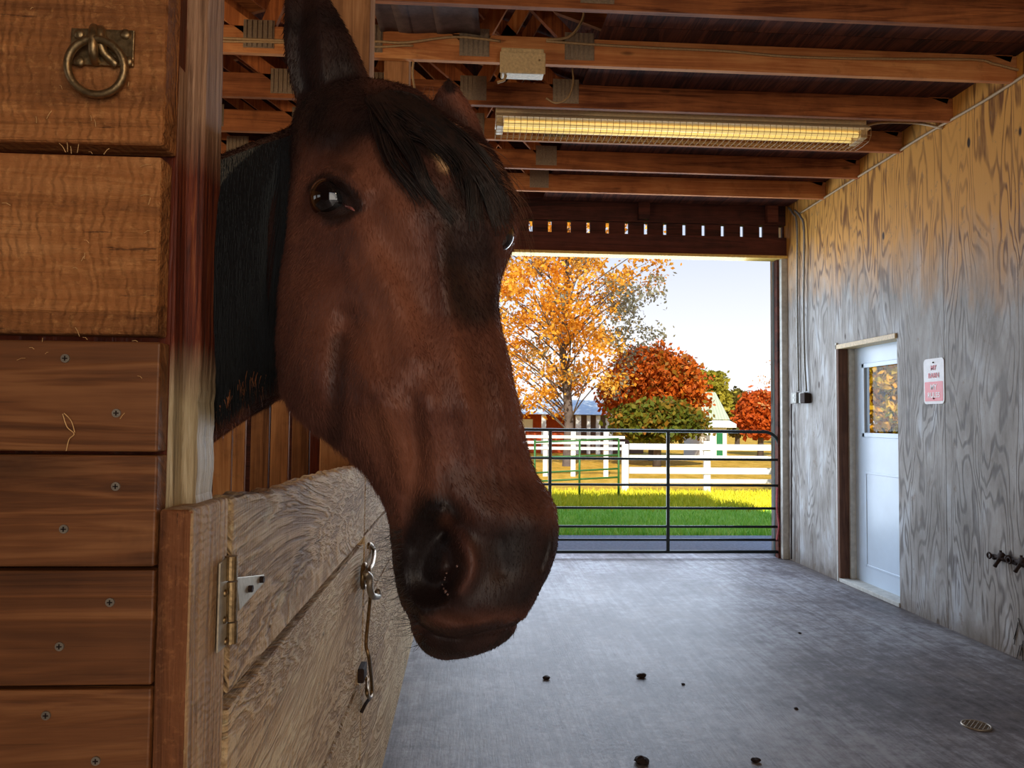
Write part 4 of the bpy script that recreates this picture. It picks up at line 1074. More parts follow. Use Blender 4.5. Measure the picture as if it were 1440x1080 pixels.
for i in range(2600):
    u = R.random()
    # root along the crest
    rx = 291+u*142; ry = np.interp(rx, [283, 330, 370, 400, 430, 450], [235, 218, 203, 194, 183, 176])+R.random()**2*60
    ex = max(286, rx+R.uniform(-26, 14)-8*u); L_ = np.interp(rx, [283, 300, 340, 380, 410, 440], [618, 606, 578, 552, 530, 490])-R.random()**1.6*120
    if rx > 400: ex = min(ex, 392+R.uniform(-12, 4))
    else: ex = min(ex, 388+R.uniform(-10, 4))
    ln = []; ph = R.random()*6; am = R.uniform(1, 5)
    for k in range(12):
        t = k/11; x = rx+(ex-rx)*t**.8+am*math.sin(ph+t*5)*t; y = ry+(L_-ry)*t
        s = surf(x, y, bvh, .004+.010*R.random())
        if s is None or s.y < 1.0 and x < 395 or (s.y > 1.6):
            if ln: prev = ln[-1]; s = P(x, y, Y=prev.y+.002)
            else: break
        if x > 395 and s.y < .96: break
        ln.append(s)
    if len(ln) > 4:
        # keep depth changes gentle
        for q in range(1, len(ln)):
            if abs(ln[q].y-ln[q-1].y) > .03: px_, py_, _ = proj([ln[q]]); ln[q] = P(float(px_[0]), float(py_[0]), Y=ln[q-1].y+math.copysign(.01, ln[q].y-ln[q-1].y))
        lines.append(ln); tips.append(ln[-1])
strands('mane', lines, .0013, black, horse)
lines = []
for (x0, y0) in [(300, 590), (308, 575), (318, 560), (323, 552), (334, 575), (338, 545), (345, 562), (352, 535), (360, 532), (372, 540), (330, 598), (312, 604), (301, 612), (292, 600), (287, 588)]:
    for j in range(4):
        xx, yy = x0+R.uniform(-5, 5), y0+R.uniform(-15, 5); ln = []; cv = R.uniform(-4, 4)
        for k in range(6):
            t = k/5; s = surf(xx+cv*math.sin(t*3), yy+t*R.uniform(28, 34), bvh, .018)
            if s is None or s.y > 1.5: s = P(xx+cv*math.sin(t*3), yy+t*31, Y=1.15)
            ln.append(s)
        lines.append(ln)
lab(strands('mane_tips', lines, .0005, ging, horse), 'ginger ends of the black mane')
# forelock -------------------------------------------------------------------------
lines = []
guides = [ # points, start spread, end spread, count
 ([(534, 131), (552, 165), (580, 215), (600, 262), (640, 312)], 14, 7, 420),
 ([(552, 130), (590, 158), (640, 205), (662, 250), (668, 325)], 16, 9, 420),
 ([(566, 136), (608, 166), (650, 210), (682, 262), (706, 330)], 13, 9, 420),
 ([(580, 142), (622, 176), (666, 222), (698, 270), (719, 330)], 7, 6, 260),
 ([(584, 134), (626, 162), (668, 200), (702, 246), (720, 300)], 7, 4, 300),
 ([(530, 133), (538, 180), (552, 225), (578, 262), (596, 290)], 12, 12, 130),
 ([(545, 130), (580, 170), (606, 190), (640, 230), (660, 290)], 20, 16, 260)]
for gp, s0_, s1_, cnt in guides:
    gp = np.array(gp, float); gp = np.array([(q.x, q.y) for q in smoothpts([(x, y, 0) for x, y in gp], 4)])
    for i in range(cnt):
        o0, o1 = R.gauss(0, s0_*.6), R.gauss(0, s1_*.6); endk = int(round(len(gp)*(1-.62*R.random()**.9))); lf = R.random()
        ln = []; ph = R.random()*6
        for k in range(0, max(5, endk)):
            t = k/(len(gp)-1); off = o0+(o1-o0)*t+1.6*math.sin(ph+6*t)
            dx, dy = gp[min(k+1, len(gp)-1)]-gp[max(k-1, 0)]; L_ = math.hypot(dx, dy)
            x, y = gp[k]+np.array([-dy, dx])/L_*-off
            y = max(y, float(np.interp(x, [500, 520, 545, 566, 588, 606, 628, 656, 684, 702, 714, 723], [130, 127, 128, 130, 136, 149, 168, 188, 214, 242, 272, 305]))+R.uniform(-1.5, 2))
            s = surf(x, y, bvh, .002+.016*math.sin(PI*min(1, .1+t))*lf)
            if s is None or s.y > 1.06:
                s = P(x, y, Y=ln[-1].y if ln else 1.0)
            if k == 0 and y < 127: y = 127
            ln.append(s)
        for q in range(1, len(ln)):
            if abs(ln[q].y-ln[q-1].y) > .02: px_, py_, _ = proj([ln[q]]); ln[q] = P(float(px_[0]), float(py_[0]), Y=ln[q-1].y+math.copysign(.012, ln[q].y-ln[q-1].y))
        lines.append(ln)
strands('forelock', lines, .0009, brownh, horse)
# loose wisps past the profile
lines = []
for i in range(170):
    x0, y0 = R.choice([(640, 180), (660, 200), (680, 225), (696, 250)]); x0 += R.uniform(-14, 8); y0 += R.uniform(-10, 14)
    x1 = x0+R.uniform(25, 70); y1 = y0+R.uniform(50, 130)
    x1 = min(x1, 752)
    yb = .93-.02*R.random(); s0 = surf(x0, y0, bvh, .004)
    if s0 is None: continue
    ln = [s0]; bow = R.uniform(0, 16)
    for k in range(1, 9):
        t = k/8; ln.append(P(x0+(x1-x0)*t+bow*math.sin(PI*t), y0+(y1-y0)*t**1.2, Y=s0.y+(yb-s0.y)*t))
    lines.append(ln)
for i in range(26):
    x0, y0 = 575+R.uniform(-60, 60), 142; s0 = P(x0, 145, Y=1.0); ln = [s0]; dx, dy = R.uniform(-18, 22), -R.uniform(4, 22)
    for k in range(1, 6): t = k/5; ln.append(P(x0+dx*t, y0+dy*math.sin(t*1.9), Y=1.01))
    lines.append(ln)
strands('loose_forelock_hair', lines, .0004, hairmat('loose_brown_hair', (44, 26, 18), (120, 76, 50), .5), horse, 'stuff')
# whiskers
lines = []
for i in range(120):
    y0 = R.uniform(745, 905); x0 = float(np.interp(y0, [745, 770, 800, 830, 850, 880, 905], [553, 554, 556, 562, 570, 582, 592]))+R.uniform(2, 14)
    s0 = surf(x0, y0, bvh)
    if s0 is None: continue
    Lx = R.uniform(15, 48); dy = R.uniform(-8, 22); ln = [s0]; cv = R.uniform(-6, 8)
    for k in range(1, 7): t = k/6; ln.append(P(x0-Lx*t, y0+dy*t+cv*math.sin(PI*t), Y=s0.y-.01*t))
    lines.append(ln)
for i in range(60):
    x0 = R.uniform(590, 725); y0 = float(np.interp(x0, [590, 620, 660, 700, 725], [905, 922, 920, 905, 888])); s0 = surf(x0, y0-4, bvh)
    if s0 is None: continue
    dx, dy = R.uniform(-8, 8), R.uniform(6, 16); lines.append([s0+(P(x0+dx*t, y0-4+dy*t, Y=s0.y)-s0) for t in (0, .3, .6, 1)])
strands('whiskers', lines, .0003, brownh, horse, 'stuff')
# eyelashes
lines = []
for i in range(60):
    t = i/59; x0, y0 = np.interp(t, [0, .4, 1], [443, 464, 492]), np.interp(t, [0, .4, 1], [266, 256, 276])
    s0 = surf(x0, y0, bvh, .002)
    if s0 is None: continue
    lines.append([s0+Vector((-.002*k+.001*k*t, -.0035*k, -.0012*k*k*.5)) for k in range(4)])
strands('eyelashes', lines, .00035, brownh, horse)

# short coat hair over the head and the near side of the neck ----------------------------
N = normals(); d = co-nC; dist = np.linalg.norm(d, axis=1); d /= dist[:, None]
face = -(N*d).sum(1)
cand = np.where((face > -.35) & (co[:, 0] > -.62) & (co[:, 1] < 1.35) & (co[:, 2] > 1.0))[0]
NH = 110000
pick = cand[rng.integers(0, len(cand), NH)]
p0 = co[pick]+rng.normal(0, .0014, (NH, 3))*1.0
nn = N[pick]
p0 -= nn*np.sum((p0-co[pick])*nn, axis=1)[:, None]
dirn = np.array([.15, .0, -1.0])[None, :]+np.stack([np.sin(p0[:, 2]*28+p0[:, 0]*20)*.35, np.zeros(NH), np.cos(p0[:, 0]*31)*.2], 1)
dirn = dirn-nn*np.sum(dirn*nn, axis=1)[:, None]; dirn /= np.linalg.norm(dirn, axis=1)[:, None]+1e-9
dirn = dirn+nn*rng.uniform(.12, .4, (NH, 1))+rng.normal(0, .16, (NH, 3)); dirn /= np.linalg.norm(dirn, axis=1)[:, None]
hx_, hy_, _ = proj(p0)
Lh = rng.uniform(.005, .0105, (NH, 1)); 
jaw = np.exp(-(polydist(hx_, hy_, [(390, 560), (440, 606), (470, 612), (520, 668)])/26)**2)[:, None]; Lh *= 1+.9*jaw
muz = (hy_ > 730)[:, None]; Lh *= np.interp(hy_, [680, 770], [1, .4])[:, None]
eyeD = np.hypot((hx_-468)/1.25, hy_-280); Lh = np.where((eyeD < 30)[:, None], Lh*.25, Lh)
side = np.cross(dirn, d[pick]); side /= np.linalg.norm(side, axis=1)[:, None]+1e-9
w_ = .00030
A = p0-side*w_-nn*.0004; B = p0+side*w_-nn*.0004; C = p0+dirn*Lh
V = np.stack([A, B, C], 1).reshape(-1, 3)
mh = bpy.data.meshes.new('coat_hair'); mh.vertices.add(NH*3); mh.vertices.foreach_set('co', V.astype(np.float32).ravel())
mh.loops.add(NH*3); mh.loops.foreach_set('vertex_index', np.arange(NH*3, dtype=np.int32)); mh.polygons.add(NH)
mh.polygons.foreach_set('loop_start', np.arange(0, NH*3, 3, dtype=np.int32)); mh.update(); mh.validate()
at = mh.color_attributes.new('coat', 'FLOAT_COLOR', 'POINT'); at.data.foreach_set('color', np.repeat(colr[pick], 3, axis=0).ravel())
mh.materials.append(coatmat('bay_coat_hair', True))
ch = bpy.data.objects.new('coat_hair', mh); COL.objects.link(ch); par(ch, horse); ch['kind'] = 'stuff'
# ============================================================ outside the doorway
def gzf(y):     # the ground falls away gently behind the barn
    return 0 if y < 9.2 else -.52*min(1, (y-9.2)/14.0)-.0*max(0, y-25)
n = NT('meadow_ground'); c = n.coord()
sep = n.n('ShaderNodeSeparateXYZ'); n.l(c, sep.inputs[0]); yy = sep.outputs[1]
f = n.noise(n.scalev(c, (1, .35, 1)), 2.2, 6, .7); f2 = n.noise(c, 14, 5, .7)
g1 = n.ramp(n.math('ADD', n.math('MULTIPLY', f, .5), n.math('MULTIPLY', f2, .5)), [(.35, lin((110, 160, 50))), (.5, lin((150, 196, 64))), (.66, lin((200, 216, 80)))])
g2_ = n.ramp(n.math('ADD', n.math('MULTIPLY', f, .6), n.math('MULTIPLY', f2, .4)), [(.35, lin((150, 130, 40))), (.5, lin((206, 160, 58))), (.66, lin((226, 190, 92)))])
far = n.rf(n.math('ADD', yy, n.math('MULTIPLY', f, 4)), 17.5, 20.5)
col = n.mix(far, g1, g2_)
M['meadow'] = n.done(col, .9, n.bump(f2, .6, .05), spec=.1)
mb = MB(); ys = [8.5, 9.2, 11, 13, 16, 20, 23.2, 30, 60, 200]; xs = [-80, -30, -10, 0, 10, 30, 80]
vs = [(x, y, gzf(y)-.01) for y in ys for x in xs]; fs = [(j*7+i, j*7+i+1, (j+1)*7+i+1, (j+1)*7+i) for j in range(len(ys)-1) for i in range(6)]
mb.add(vs, fs, .5); structure(mb.build('ground', M['meadow'], fix=False), 'sunlit meadow of green and yellow grass beyond the gate')
n = NT('gravel_drive'); c = n.coord(); f = n.noise(c, 30, 6, .7)
mb = MB(); mb.box(-9, 20, 8.5, 9.75, -.1, -.006, .5)
structure(mb.build('driveway', n.done(n.ramp(f, [(.3, lin((150, 148, 146))), (.7, lin((200, 198, 194)))]), .8, n.bump(f, .4, .01))), 'pale gravel drive just outside the gate')
# grass blades near the gate
def grass(name, NB, x0, x1, y0, y1, h, cols, w, label):
    r = np.random.default_rng(5); x = r.uniform(x0, x1, NB); y = y0+(y1-y0)*r.random(NB)**1.2
    z = np.array([gzf(v) for v in y])-.01; a = r.uniform(0, PI, NB); hh = h*r.uniform(.5, 1.3, NB)
    base = np.stack([x, y, z], 1); s = np.stack([np.cos(a), np.sin(a), 0*a], 1)*w
    tip = base+np.stack([r.normal(0, .4, NB)*hh, r.normal(0, .4, NB)*hh, hh], 1)
    V = np.stack([base-s, base+s, tip], 1).reshape(-1, 3)
    m_ = bpy.data.meshes.new(name); m_.vertices.add(NB*3); m_.vertices.foreach_set('co', V.astype(np.float32).ravel())
    m_.loops.add(NB*3); m_.loops.foreach_set('vertex_index', np.arange(NB*3, dtype=np.int32)); m_.polygons.add(NB); m_.polygons.foreach_set('loop_start', np.arange(0, NB*3, 3, dtype=np.int32)); m_.update()
    nn_ = NT(name+'_blades'); cc = nn_.coord(); q = nn_.noise(cc, 3, 4, .7)
    m_.materials.append(nn_.done(nn_.ramp(q, [(.35, lin(cols[0])), (.65, lin(cols[1]))]), .7, spec=.2)); o = bpy.data.objects.new(name, m_); COL.objects.link(o); tag(o, label, 'grass', kind='stuff')
grass('grass', 26000, -1, 9, 9.8, 13.5, .10, ((160, 216, 84), (206, 240, 120)), .012, 'short green grass just beyond the drive')
grass('grass', 30000, -2, 14, 13.6, 19, .16, ((196, 200, 36), (246, 226, 66)), .02, 'sunlit yellow grass in front of the white fence')

# white board fence ------------------------------------------------------------------
FYy = 19.5
def fz(py, px=940, Y=FYy): return P(px, py, Y=Y).z
def fx(px, Y=FYy): return P(px, 650, Y=Y).x
t = thing('board_fence', 'bright white four-board paddock fence beyond the gate', 'fence', (fx(940), FYy, gzf(FYy)))
zb = min(gzf(FYy)+.0, fz(682))
for px, tp in ((879, 625), (994, 620), (1112, 622), (1232, 622)):
    x = fx(px); mb = MB(); mb.box(x-.085, x+.085, FYy-.05, FYy+.05, gzf(FYy)-.1, fz(tp), .5); mb.build('fence_post', M['white'], t, bevel=.01)
for a_, b_ in ((624, 632.5), (640, 646.5), (657, 666), (673, 679)):
    mb = MB(); mb.box(fx(884), fx(1300), FYy-.09, FYy-.055, fz(b_), fz(a_), .5); mb.build('fence_board', M['white'], t, bevel=.004)
t = thing('board_fence', 'white paddock fence further back in front of the long barn', 'fence', (-1, 27, gzf(27)))
Yb = 27.0
for px in (700, 735, 767, 806, 852): x = P(px, 620, Y=Yb).x; mb = MB(); mb.box(x-.08, x+.08, Yb-.05, Yb+.05, gzf(Yb)-.1, P(px, 603, Y=Yb).z, .5); mb.build('fence_post', M['white'], t)
for a_, b_ in ((612, 616), (620, 624), (628, 632)): mb = MB(); mb.box(P(640, 620, Y=Yb).x, P(878, 620, Y=Yb).x, Yb-.09, Yb-.055, P(760, b_, Y=Yb).z, P(760, a_, Y=Yb).z, .5); mb.build('fence_board', M['white'], t)
# small green pipe panel
t = thing('pipe_corral', 'small green pipe corral panel left of the white fence', 'pipe fence', (1.5, 14.5, gzf(14.5)))
Yp = 17.0; M['gpaint'] = plain('green_pipe_paint', (60, 110, 50), .5, .2, 20, .2, 0)
for py, py2 in ((622, 617), (643, 640), (665, 659), (677, 671)):
    mb = MB(); mb.tube([P(752, py, Y=Yp), P(870, py2, Y=Yp)], .02, 8, .5); mb.build('rail', M['gpaint'], t, smooth=True)
for px in (752, 815, 870): x = P(px, 650, Y=Yp).x; mb = MB(); mb.tube([(x, Yp, gzf(Yp)), (x, Yp, P(px, 618, Y=Yp).z)], .024, 8, .5); mb.build('upright', M['gpaint'], t, smooth=True)

# long red barn with white porch posts -------------------------------------------------
Y0 = 46.0
t = thing('red_barn', 'long low red-brown barn with pale roof and white porch posts', 'barn', tuple(P(780, 632, Y=Y0)))
X = lambda px, Y=Y0: P(px, 600, Y=Y).x
Z = lambda py, Y=Y0: P(790, py, Y=Y).z
M['barnred'] = wood('barn_red_boards', [(120, 40, 16), (176, 74, 30), (206, 104, 50)], 'Z', .3, tonevar=.1)
M['barnbrown'] = plain('barn_brown', (120, 92, 80), .7, 0, 2, .1, .1)
M['roofpale'] = plain('pale_metal_roof', (224, 230, 224), .8, 0, 1, .06, .1)
zg = gzf(Y0)
mb = MB(); mb.box(X(640), X(797), Y0, Y0+6, zg, Z(583), .5); mb.build('wall', M['barnred'], t)
mb = MB(); mb.box(X(797), X(905), Y0+.01, Y0+6, zg, Z(583), .5); mb.build('shed_wall', M['barnbrown'], t)
mb = MB(); mb.prism([(X(636), Y0-1.8, Z(583)), (X(636), Y0+3.5, Z(560)), (X(636), Y0+8, Z(583))], (X(857)-X(636), 0, 0), .5); mb.build('roof', M['roofpale'], t)
for px, w in ((761, .13), (808, .15), (822, .10), (835, .12), (850, .2)): x = X(px); mb = MB(); mb.box(x-w, x+w, Y0-1.6, Y0-1.4, zg, Z(584), .5); mb.build('porch_post', M['white'], t)
for px in (728, 742): mb = MB(); mb.box(X(px)-.3, X(px)+.3, Y0-.05, Y0+.02, Z(604), Z(590), .5); mb.build('window', M['white'], t)

# white cottage ---------------------------------------------------------------------------
Y1 = 40.0; X1 = lambda px: P(px, 600, Y=Y1).x; Z1 = lambda py: P(1000, py, Y=Y1).z; zg = gzf(Y1)
t = thing('white_cottage', 'small white cottage with pale green roof and a green door', 'cottage', (X1(1003), Y1, zg))
mb = MB(); mb.box(X1(984), X1(1022), Y1, Y1+3, zg, Z1(602), .5); mb.build('wall', M['white'], t)
mb = MB(); rings = [[(X1(974), Y1-.5, Z1(601)), (X1(1031), Y1-.5, Z1(601)), (X1(1031), Y1+3.4, Z1(601)), (X1(974), Y1+3.4, Z1(601))],
 [(X1(974), Y1-.5, Z1(596)), (X1(1031), Y1-.5, Z1(596)), (X1(1031), Y1+3.4, Z1(596)), (X1(974), Y1+3.4, Z1(596))],
 [(X1(984), Y1+.1, Z1(591)), (X1(1027), Y1+.1, Z1(591)), (X1(1027), Y1+3.0, Z1(591)), (X1(984), Y1+3.0, Z1(591))]]
mb.loft(rings, .5); mb.build('eaves', M['white'], t)
mb = MB(); rings = [[(X1(984.5), Y1+.05, Z1(590)), (X1(1027), Y1+.05, Z1(590)), (X1(1027), Y1+3.0, Z1(590)), (X1(984.5), Y1+3.0, Z1(590))],
 [(X1(988), Y1+1.4, Z1(550)), (X1(1018), Y1+1.4, Z1(550)), (X1(1018), Y1+1.6, Z1(550)), (X1(988), Y1+1.6, Z1(550))]]
n = NT('pale_green_metal_roof'); c = n.coord(); sep = n.n('ShaderNodeSeparateXYZ'); n.l(c, sep.inputs[0]); s_ = n.math('SINE', n.math('MULTIPLY', sep.outputs[0], 40))
M['greenroof'] = n.done(n.mix(n.rf(s_, .6, 1), lin((176, 186, 160)), lin((150, 162, 136))), .6)
mb.loft(rings, .5); mb.build('roof', M['greenroof'], t)
mb = MB(); mb.box(X1(1007.5), X1(1016), Y1-.04, Y1+.01, zg, Z1(606), .5); mb.build('door', plain('green_door', (20, 110, 62), .5), t)
mb = MB(); mb.box(X1(993), X1(998), Y1-.04, Y1+.01, Z1(620), Z1(612), .5); mb.build('window', M['conduit'], t)

# trees ------------------------------------------------------------------------------------
def leafmat(name, cols, trans=.35):
    n = NT(name); f = n.attr('tone'); c = n.coord(); q = n.noise(c, .9, 4, .6)
    v = n.math('ADD', n.math('MULTIPLY', f, .6), n.math('MULTIPLY', q, .4))
    k = len(cols); col = n.ramp(v, [(.2+.6*i/(k-1), lin(x)) for i, x in enumerate(cols)])
    n.done(col, .6, spec=.2)
    tr = n.n('ShaderNodeBsdfTranslucent'); n.l(col, tr.inputs[0]); mx = n.n('ShaderNodeMixShader'); mx.inputs[0].default_value = trans
    n.l(n.b.outputs[0], mx.inputs[1]); n.l(tr.outputs[0], mx.inputs[2]); n.l(mx.outputs[0], n.out.inputs[0]); return n.m
def leaves(name, centres, per, spread, size, mat_, parent, seed):
    r = np.random.default_rng(seed); C_ = np.array(centres); n_ = len(C_)*per
    base = np.repeat(C_, per, axis=0)+r.normal(0, spread, (n_, 3))*np.array([1, 1, .8])
    a = r.normal(0, 1, (n_, 3)); a /= np.linalg.norm(a, axis=1)[:, None]; b = np.cross(a, r.normal(0, 1, (n_, 3))); b /= np.linalg.norm(b, axis=1)[:, None]
    s = size*r.uniform(.6, 1.3, (n_, 1)); V = np.stack([base-a*s, base-b*s*.6, base+a*s, base+b*s*.6], 1).reshape(-1, 3)
    m_ = bpy.data.meshes.new(name); m_.vertices.add(n_*4); m_.vertices.foreach_set('co', V.astype(np.float32).ravel())
    m_.loops.add(n_*4); m_.loops.foreach_set('vertex_index', np.arange(n_*4, dtype=np.int32)); m_.polygons.add(n_); m_.polygons.foreach_set('loop_start', np.arange(0, n_*4, 4, dtype=np.int32)); m_.update()
    at_ = m_.attributes.new('tone', 'FLOAT', 'POINT'); ct = r.random(len(C_)); at_.data.foreach_set('value', np.repeat(np.clip(.6*np.repeat(ct, per)+.4*r.random(n_), 0, 1), 4).astype(np.float32))
    m_.materials.append(mat_); o = bpy.data.objects.new(name, m_); COL.objects.link(o); par(o, parent); return o
M['bark'] = plain('bark', (96, 84, 78), .9, 0, 3, .3, .5)
def branchy(base, height, width, seed, levels=4, lean=0, trunk_r=.22, start=.18, nb=9, up=.5):
    r = random.Random(seed); mb = MB(); tips = []
    def grow(p, d, L, rad, lv):
        n_ = 6; pts = [p.copy()]; rs = [rad]
        for i in range(n_):
            d = (d+Vector((r.gauss(0, .13), r.gauss(0, .13), r.gauss(.03, .09)))).normalized(); p = p+d*(L/n_); pts.append(p.copy()); rs.append(rad*(1-.75*(i+1)/n_))
            if lv > 0 and i >= (1 if lv < levels else int(n_*start)):
                for _ in range(2 if lv > 1 else 2):
                    a = r.uniform(0, 2*PI); o_ = Vector((math.cos(a)*width, math.sin(a)*width, up*r.uniform(.2, 1.4))).normalized()
                    grow(p.copy(), (d*.45+o_*.8).normalized(), L*r.uniform(.42, .62)*(1-.25*i/n_), rad*.42, lv-1)
        if lv <= 1:
            tips.extend(tuple(q) for q in pts[1:])
        mb.tube(pts, rs, 5 if lv < levels else 8, .5, caps=False)
    grow(Vector(base), Vector((lean, 0, 1)).normalized(), height, trunk_r, levels)
    return mb, tips
# tall orange tree on the left
M['lv_orange'] = leafmat('orange_leaves', [(190, 122, 30), (230, 156, 40), (246, 184, 62), (250, 214, 120)], .45)
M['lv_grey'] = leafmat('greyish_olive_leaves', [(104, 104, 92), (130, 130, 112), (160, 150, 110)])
def airy(label, px, Y, w, z0, z1, ncl, seed, mats, thr, size, per, lean=0, name='autumn_tree', split=None):
    bx = P(px, 600, Y=Y).x; g0 = gzf(Y); rr = random.Random(seed); cs = []
    while len(cs) < ncl:
        u = Vector((rr.uniform(-1, 1), rr.uniform(-1, 1), rr.uniform(-1, 1)))
        if u.length > 1: continue
        p = Vector((bx+lean+u.x*w, Y+u.y*w, (z0+z1)/2+u.z*(z1-z0)/2))
        if mnoise.noise(p*.75+Vector((seed, 0, 0)))+.35*mnoise.noise(p*2.1) < thr: continue
        cs.append(p)
    t = thing(name, label, 'tree', (bx, Y, g0), 'autumn trees beyond the fence' if name == 'autumn_tree' else None)
    mb = MB(); trunk = [Vector((bx, Y, g0-.1))]; N_ = 14
    for i in range(1, N_+1): trunk.append(Vector((bx+lean*i/N_+.12*math.sin(i*.9), Y+.1*math.sin(i*1.3), g0+(z1-.4-g0)*i/N_)))
    R0 = w*.05; mb.tube(trunk, [R0*(1-.93*i/N_) for i in range(N_+1)], 8, .5, caps=False)
    for c_ in cs[::6]:
        h = (c_.z-g0)/(z1-g0); k = max(1.5, min(N_-1.0, (h-.10-.10*rr.random())*N_*.92)); i0 = int(k); q = trunk[i0].lerp(trunk[i0+1], k-i0)
        md = q.lerp(c_, .5)+Vector((rr.gauss(0, .15), rr.gauss(0, .15), rr.uniform(.0, .35))); mb.tube(smoothpts([q, md, c_], 3), [R0*.17, R0*.04], 4, .5, caps=False)
    mb.build('trunk', M['bark'], t, smooth=True, fix=False)
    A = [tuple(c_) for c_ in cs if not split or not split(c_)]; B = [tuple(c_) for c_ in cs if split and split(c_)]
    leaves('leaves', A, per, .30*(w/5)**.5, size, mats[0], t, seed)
    if B: leaves('olive_leaves', B, per-3, .26, size*.9, mats[1], t, seed+1)  # greyish olive leaves in part of the crown
    return t
ax = P(862, 600, Y=33).x
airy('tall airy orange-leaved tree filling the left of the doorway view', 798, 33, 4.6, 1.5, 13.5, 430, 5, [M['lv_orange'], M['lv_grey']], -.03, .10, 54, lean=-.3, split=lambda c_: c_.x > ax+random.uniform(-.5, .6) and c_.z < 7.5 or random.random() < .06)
def bush(label, px0, px1, pyt, pyb, Y, cols, seed, n_=420, size=.11, mat=None, name='autumn_tree', cat='tree', per=28):
    a, b = P(px0, 600, Y=Y), P(px1, 600, Y=Y); cx = (a.x+b.x)/2; w = (b.x-a.x)/2; zt_ = P((px0+px1)/2, pyt, Y=Y).z; zb_ = max(P((px0+px1)/2, pyb, Y=Y).z, gzf(Y)+.15); h = (zt_-zb_)/2; cz = (zt_+zb_)/2
    t = thing(name, label, cat, (cx, Y, gzf(Y)), 'autumn trees beyond the fence')
    rr = random.Random(seed); cs = []
    for _ in range(n_):
        u = Vector((rr.gauss(0, 1), rr.gauss(0, 1), rr.gauss(0, 1))).normalized(); k = rr.uniform(.62, 1)*(1+.14*mnoise.noise(u*2.2+Vector((seed, 0, 0))))
        cs.append((cx+u.x*w*k, Y+u.y*w*k, cz+u.z*h*k))
    leaves('foliage', cs, per, .16*w**.5*1.1, size, leafmat(name+str(seed), cols, .3), t, seed)
    mb = MB(); mb.tube([(cx, Y, gzf(Y)-.1), (cx+.05, Y, cz-.3*h), (cx, Y, cz+.3*h)], [.2, .14, .05], 8, .5)
    for k in range(7):
        an = k*.9; mb.tube([(cx, Y, cz-.4*h), (cx+w*.45*math.cos(an), Y+w*.45*math.sin(an), cz+.25*h)], [.08, .03], 6, .5)
    mb.build('trunk', M['bark'], t, smooth=True); return t
bush('round red-orange maple tree in the middle of the doorway view', 848, 985, 490, 608, 38, [(112, 106, 26), (176, 84, 22), (206, 100, 26), (222, 128, 40)], 11, 520, .15)
bush('green shrubby tree right behind the red-orange maple', 965, 1024, 520, 606, 50, [(104, 104, 30), (150, 140, 40), (196, 176, 60)], 12, 240, .2)
bush('low olive-green tree just right of the cottage roof', 1015, 1058, 550, 612, 54, [(84, 80, 30), (112, 100, 40), (140, 112, 44)], 13, 200, .2)
bush('small red-orange tree at the right edge of the doorway view', 1040, 1098, 552, 612, 44, [(150, 66, 20), (196, 86, 24), (216, 110, 40)], 14, 260, .17)
bush('low green and orange hedge under the red-orange maple', 862, 985, 570, 616, 33.2, [(70, 90, 24), (110, 112, 34), (170, 110, 40)], 15, 260, .14)
airy('nearly bare tree with few orange leaves at the right doorway edge', 1112, 34, 1.6, 1.6, 5.0, 60, 9, [leafmat('pale_orange_leaves', [(190, 150, 110), (220, 160, 90), (236, 180, 110)])], -.1, .06, 9, name='bare_tree')
# golden tree seen through the side door's window
a = P(1238, 560, Y=15); 
t = thing('golden_tree', 'golden-yellow tree seen only through the side door window', 'tree', (a.x, 15, gzf(15)))
rr = random.Random(21); cs = []
for _ in range(700):
    u = Vector((rr.gauss(0, 1), rr.gauss(0, 1), rr.gauss(0, 1))).normalized(); k = rr.uniform(.2, 1); cs.append((a.x+.3+u.x*1.75*k, 15+u.y*1.7*k, 2.6+u.z*2.2*k))
leaves('foliage', cs, 22, .16, .085, leafmat('golden_leaves', [(84, 92, 26), (176, 150, 30), (224, 168, 40), (236, 150, 46)], .35), t, 22)
mb = MB(); mb.tube([(a.x, 15, gzf(15)-.1), (a.x+.1, 15, 1.5), (a.x, 15, 3.5)], [.2, .15, .06], 8, .5); mb.build('trunk', M['bark'], t, smooth=True)
# far tree line to close the horizon
for i, (px0, px1, pyt, l) in enumerate([(640, 740, 560, 'distant tree clump at the far left behind the long barn'), (1085, 1180, 560, 'distant tree clump hidden behind the right jamb')]):
    bush(l, px0, px1, pyt, 612, 70, [(100, 84, 40), (160, 110, 40), (190, 130, 60)], 30+i, 160, .3)
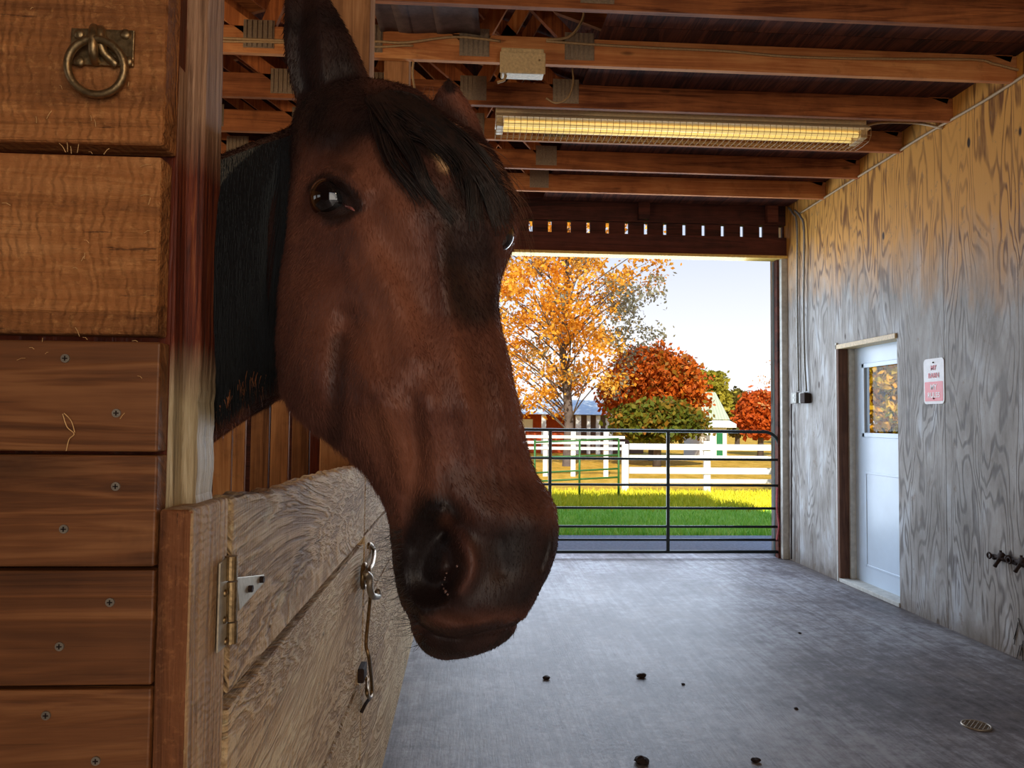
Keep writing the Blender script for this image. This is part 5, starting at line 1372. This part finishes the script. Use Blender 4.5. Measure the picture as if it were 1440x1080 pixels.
# ============================================================ daylight and added fill lights
w = bpy.data.worlds.new('sky'); scene.world = w; w.use_nodes = True; nt = w.node_tree; nt.nodes.clear()
out = nt.nodes.new('ShaderNodeOutputWorld'); bg = nt.nodes.new('ShaderNodeBackground'); nt.links.new(bg.outputs[0], out.inputs[0])
tc = nt.nodes.new('ShaderNodeTexCoord'); sp = nt.nodes.new('ShaderNodeSeparateXYZ'); nt.links.new(tc.outputs['Generated'], sp.inputs[0])
rp = nt.nodes.new('ShaderNodeValToRGB'); nt.links.new(sp.outputs[2], rp.inputs[0])
e = rp.color_ramp.elements; e[0].position = 0.0; e[0].color = lin((255, 255, 255)); e[1].position = .24; e[1].color = lin((206, 216, 236))
x = e.new(.09); x.color = lin((246, 248, 252)); x = e.new(.7); x.color = lin((120, 160, 225))
nt.links.new(rp.outputs[0], bg.inputs[0]); bg.inputs[1].default_value = SKY = 1.05
# sun from behind the barn
sd = bpy.data.lights.new('sun', 'SUN'); sd.energy = 5.4; sd.angle = .01; sd.color = (1, .93, .78)
so = bpy.data.objects.new('sun', sd); COL.objects.link(so)
dirv = Vector((.22, 1.0, -.62)).normalized(); so.rotation_euler = dirv.to_track_quat('-Z', 'Y').to_euler(); so.location = (0, -20, 15)
def area(name, loc, target, sx, sy, power, col):
    l = bpy.data.lights.new(name, 'AREA'); l.shape = 'RECTANGLE'; l.size = sx; l.size_y = sy; l.energy = power; l.color = col
    o = bpy.data.objects.new(name, l); COL.objects.link(o); o.location = loc
    o.rotation_euler = (Vector(target)-Vector(loc)).to_track_quat('-Z', 'Y').to_euler(); return o
# daylight in the front doorway; rear one is warm fill added behind the camera
area('rear_doorway_fill', (1.4, -4.0, 1.6), (1.2, 4, 2.6), 3.6, 3.0, 60, (1, .86, .70))
area('daylight_front_doorway', (1.4, 8.4, 1.75), (1.4, 0, .7), 3.3, 3.0, 165, (.72, .84, 1.0)).data.cycles.is_portal = False
# unseen fill lights added to brighten the aisle, roof trusses and stall
def fill_point(name, loc, power, col):
    l = bpy.data.lights.new(name, 'POINT'); l.energy = power; l.color = col; l.shadow_soft_size = .12
    o = bpy.data.objects.new(name, l); COL.objects.link(o); o.location = loc; return o
fill_point('aisle_fill', (1.6, -2.2, 2.6), 75, (1, .74, .46))
fill_point('stall_fill', (-3.3, 2.6, 2.75), 120, (1, .74, .46))
vs_ = scene.view_settings; vs_.view_transform = 'Standard'; vs_.look = 'None'; vs_.gamma = 1; vs_.exposure = .14; vs_.use_curve_mapping = False
scene.cycles.use_denoising = True; scene.cycles.max_bounces = 8; scene.cycles.diffuse_bounces = 5; scene.cycles.sample_clamp_indirect = 6; scene.cycles.caustics_reflective = False; scene.cycles.caustics_refractive = False
bpy.context.view_layer.update()
